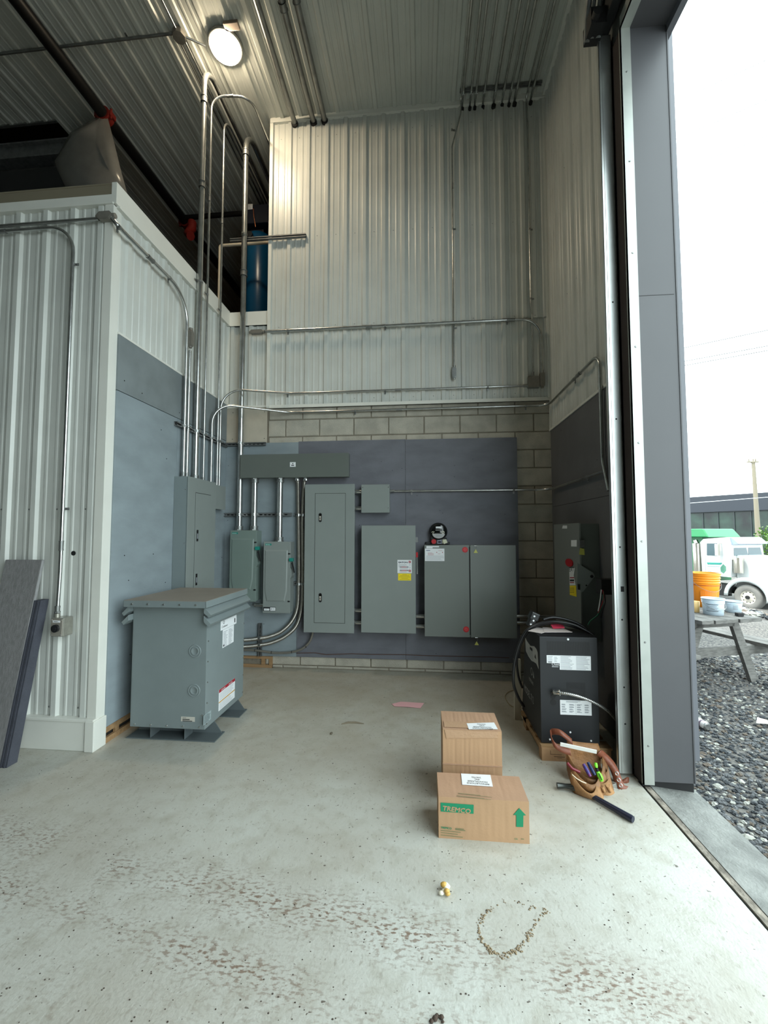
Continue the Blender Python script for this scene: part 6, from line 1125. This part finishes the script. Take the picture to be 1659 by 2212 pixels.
a, b = (fx - .0, hz + .6), 0; k = MB(); k.box((fx + .1, 2.35, wz0 + .1), (fx + .16, 2.5, wz1 + .1)); k.cyl((fx + .13, 2.0, wz1 + .12), (fx + .13, 2.45, wz1 + .12), .02, n=8); k.build('mirror', CHR, cab, local=True, bevel=.02)
gx0 = zk(110, 400)[0]; gz0, gz1 = zk(400, 375)[1], zk(400, 205)[1]; gx1 = zk(1120, 320, 2.2)[0]
k = MB(); k.hexa([(gx0 - 3.2, -.1, gz0), (gx1, -.0, gz0), (gx1, 2.2, gz0), (gx0 - 3.2, 2.3, gz0), (gx0 - 3.2, -.1, gz1 - .02), (gx1 - .25, .05, gz1), (gx1 - .25, 2.1, gz1), (gx0 - 3.2, 2.3, gz1)]); k.build('cab_shield', TG, t, local=True, bevel=.04)
k = MB(); k.box((gx0 - 4.2, .45, .95), (zk(290, 700)[0] - .12, 2.3, gz1 - .05)); k.build('dump_box', TG, t, local=True, bevel=.03)
k = MB(); k.box((-4.5, .5, .55), (1.2, 1.6, .85)); k.box((fx - 1.5, .05, .45), (fx - .3, .4, .95)); k.build('chassis', RUBBER, t, local=True)
# ---- far building
ba, bb = PD(1330, 1152, 62), PD(1900, 1152, 40); bu = V((bb.x - ba.x, bb.y - ba.y, 0)); bl = bu.length; bu.normalize(); bnv = V((bu.y, -bu.x, 0)); zr0 = P(1490, 1080, 1, PD(1490, 1080, 55).y).z
zA = 4.9 * 1.0 + 1.6; t = thing('office_building', 'long low dark building with a glass band beyond the truck', 'building', (ba.x, ba.y, -1.6))
def bb_(k, s0, s1, z0_, z1, d0, d1, mi=0): k.hexa([ba + bu * s0 + bnv * d0 + V((0, 0, z0_ - ba.z)), ba + bu * s1 + bnv * d0 + V((0, 0, z0_ - ba.z)), ba + bu * s1 + bnv * d1 + V((0, 0, z0_ - ba.z)), ba + bu * s0 + bnv * d1 + V((0, 0, z0_ - ba.z)), ba + bu * s0 + bnv * d0 + V((0, 0, z1 - ba.z)), ba + bu * s1 + bnv * d0 + V((0, 0, z1 - ba.z)), ba + bu * s1 + bnv * d1 + V((0, 0, z1 - ba.z)), ba + bu * s0 + bnv * d1 + V((0, 0, z1 - ba.z))], mi)
k = MB(); bb_(k, 0, bl, 4.2, 6.2, -12, .4); k.build('fascia', mat('dark_blue_grey_metal', (32, 37, 46), .6), t)
k = MB(); bb_(k, 0, bl, -1.6, 4.2, -12, 0); k.build('glass_front', mat('glass_tree_reflection', (34, 56, 46), .4, 0, 0, .5, rgb2=(8, 12, 14)), t)  # green and black mottling paints tree reflections into the glass colour
k = MB(); [bb_(k, i * 1.6, i * 1.6 + .08, -1.6, 4.2, 0, .12) for i in range(int(bl / 1.6))]; [bb_(k, 0, bl, z_, z_ + .08, 0, .13) for z_ in (.6, 1.0, 4.1)]; k.build('mullions', mat('mullion_dark', (40, 46, 48), .5), t)
# pole and wires
pb = PD(1641, 1190, 30); k = MB(); zt_ = PD(1634, 998, 30).z
k.cyl((pb.x, pb.y, -1.55), (pb.x - .15, pb.y, zt_), .19, .11, n=14); k.cyl((pb.x - .15, pb.y, zt_), (pb.x - .15, pb.y, zt_ + .1), .16, n=10); [k.cyl((pb.x - .15 + dx, pb.y, zt_ + .1), (pb.x - .15 + dx, pb.y, zt_ + .3), .04, n=8) for dx in (-.3, 0, .15)]; k.box((pb.x - .6, pb.y - .05, zt_ + .02), (pb.x + .2, pb.y + .05, zt_ + .1))
k.build('utility_pole', mat('pale_pole', (120, 112, 96), .8), label='pale utility pole standing behind the truck', cat='utility pole')
WM = mat('wire_grey', (40, 42, 44), .6)
for i, (p, q, ds) in enumerate((((1449, 225), (1659, 128), 'highest'), ((1453, 304), (1659, 214), 'second highest'), ((1457, 373), (1659, 293), 'third highest'), ((1463, 508), (1659, 435), 'fourth highest'), ((1472, 661), (1659, 602), 'fifth highest'), ((1475, 752), (1659, 713), 'sixth highest'), ((1476, 781), (1659, 747), 'seventh highest'), ((1477, 790), (1659, 757), 'lowest sky'))):
    a, b = PD(*p, 26), PD(*q, 24); d_ = b - a; k = MB(); k.tube([a - d_ * .6, a, b, b + d_ * .6], .02 if i > 4 else .014, 6); k.build('power_line', WM, label='%s thin power line crossing the white sky' % ds, cat='power line')
a, b = PD(1488, 1087, 27), PD(1659, 1074, 27); k = MB(); k.tube([a - (b - a) * 2, a, b, b + (b - a) * 2], .02, 6); k.build('power_line', mat('wire_pale', (190, 196, 200), .5), label='pale cable crossing in front of the dark building fascia', cat='power line')
c = PD(1668, 1165, 22); t = thing('shrub', 'green leafy shrub at the right edge beside the pole', 'shrub', (c.x, c.y, gz(c.x, c.y)))
k = MB(); rs = random.Random(3)
for i in range(900):
    v = V((rs.gauss(0, 1), rs.gauss(0, 1), rs.gauss(0, 1))).normalized() * rs.random() ** .4 * 1.0; p = c + V((v.x * .9, v.y * .9, v.z * 1.1 - .3)); a = V((rs.gauss(0, 1), rs.gauss(0, 1), rs.gauss(0, 1))).normalized() * .06; b = a.cross(V((rs.random(), rs.random(), 1))).normalized() * .05
    k.add([p - a, p + b, p + a, p - b], [(0, 1, 2, 3)])
k.build('foliage', mat('leaf_green', (84, 118, 44), .6), t); k = MB(); k.cyl((c.x, c.y, gz(c.x, c.y)), c, .06, n=8); k.build('stem', WOOD, t)
for o in bpy.data.objects:
    if o.parent is None and o.type == 'MESH' and not o.get('kind') and not o.get('label'): print('UNLABELLED', o.name)
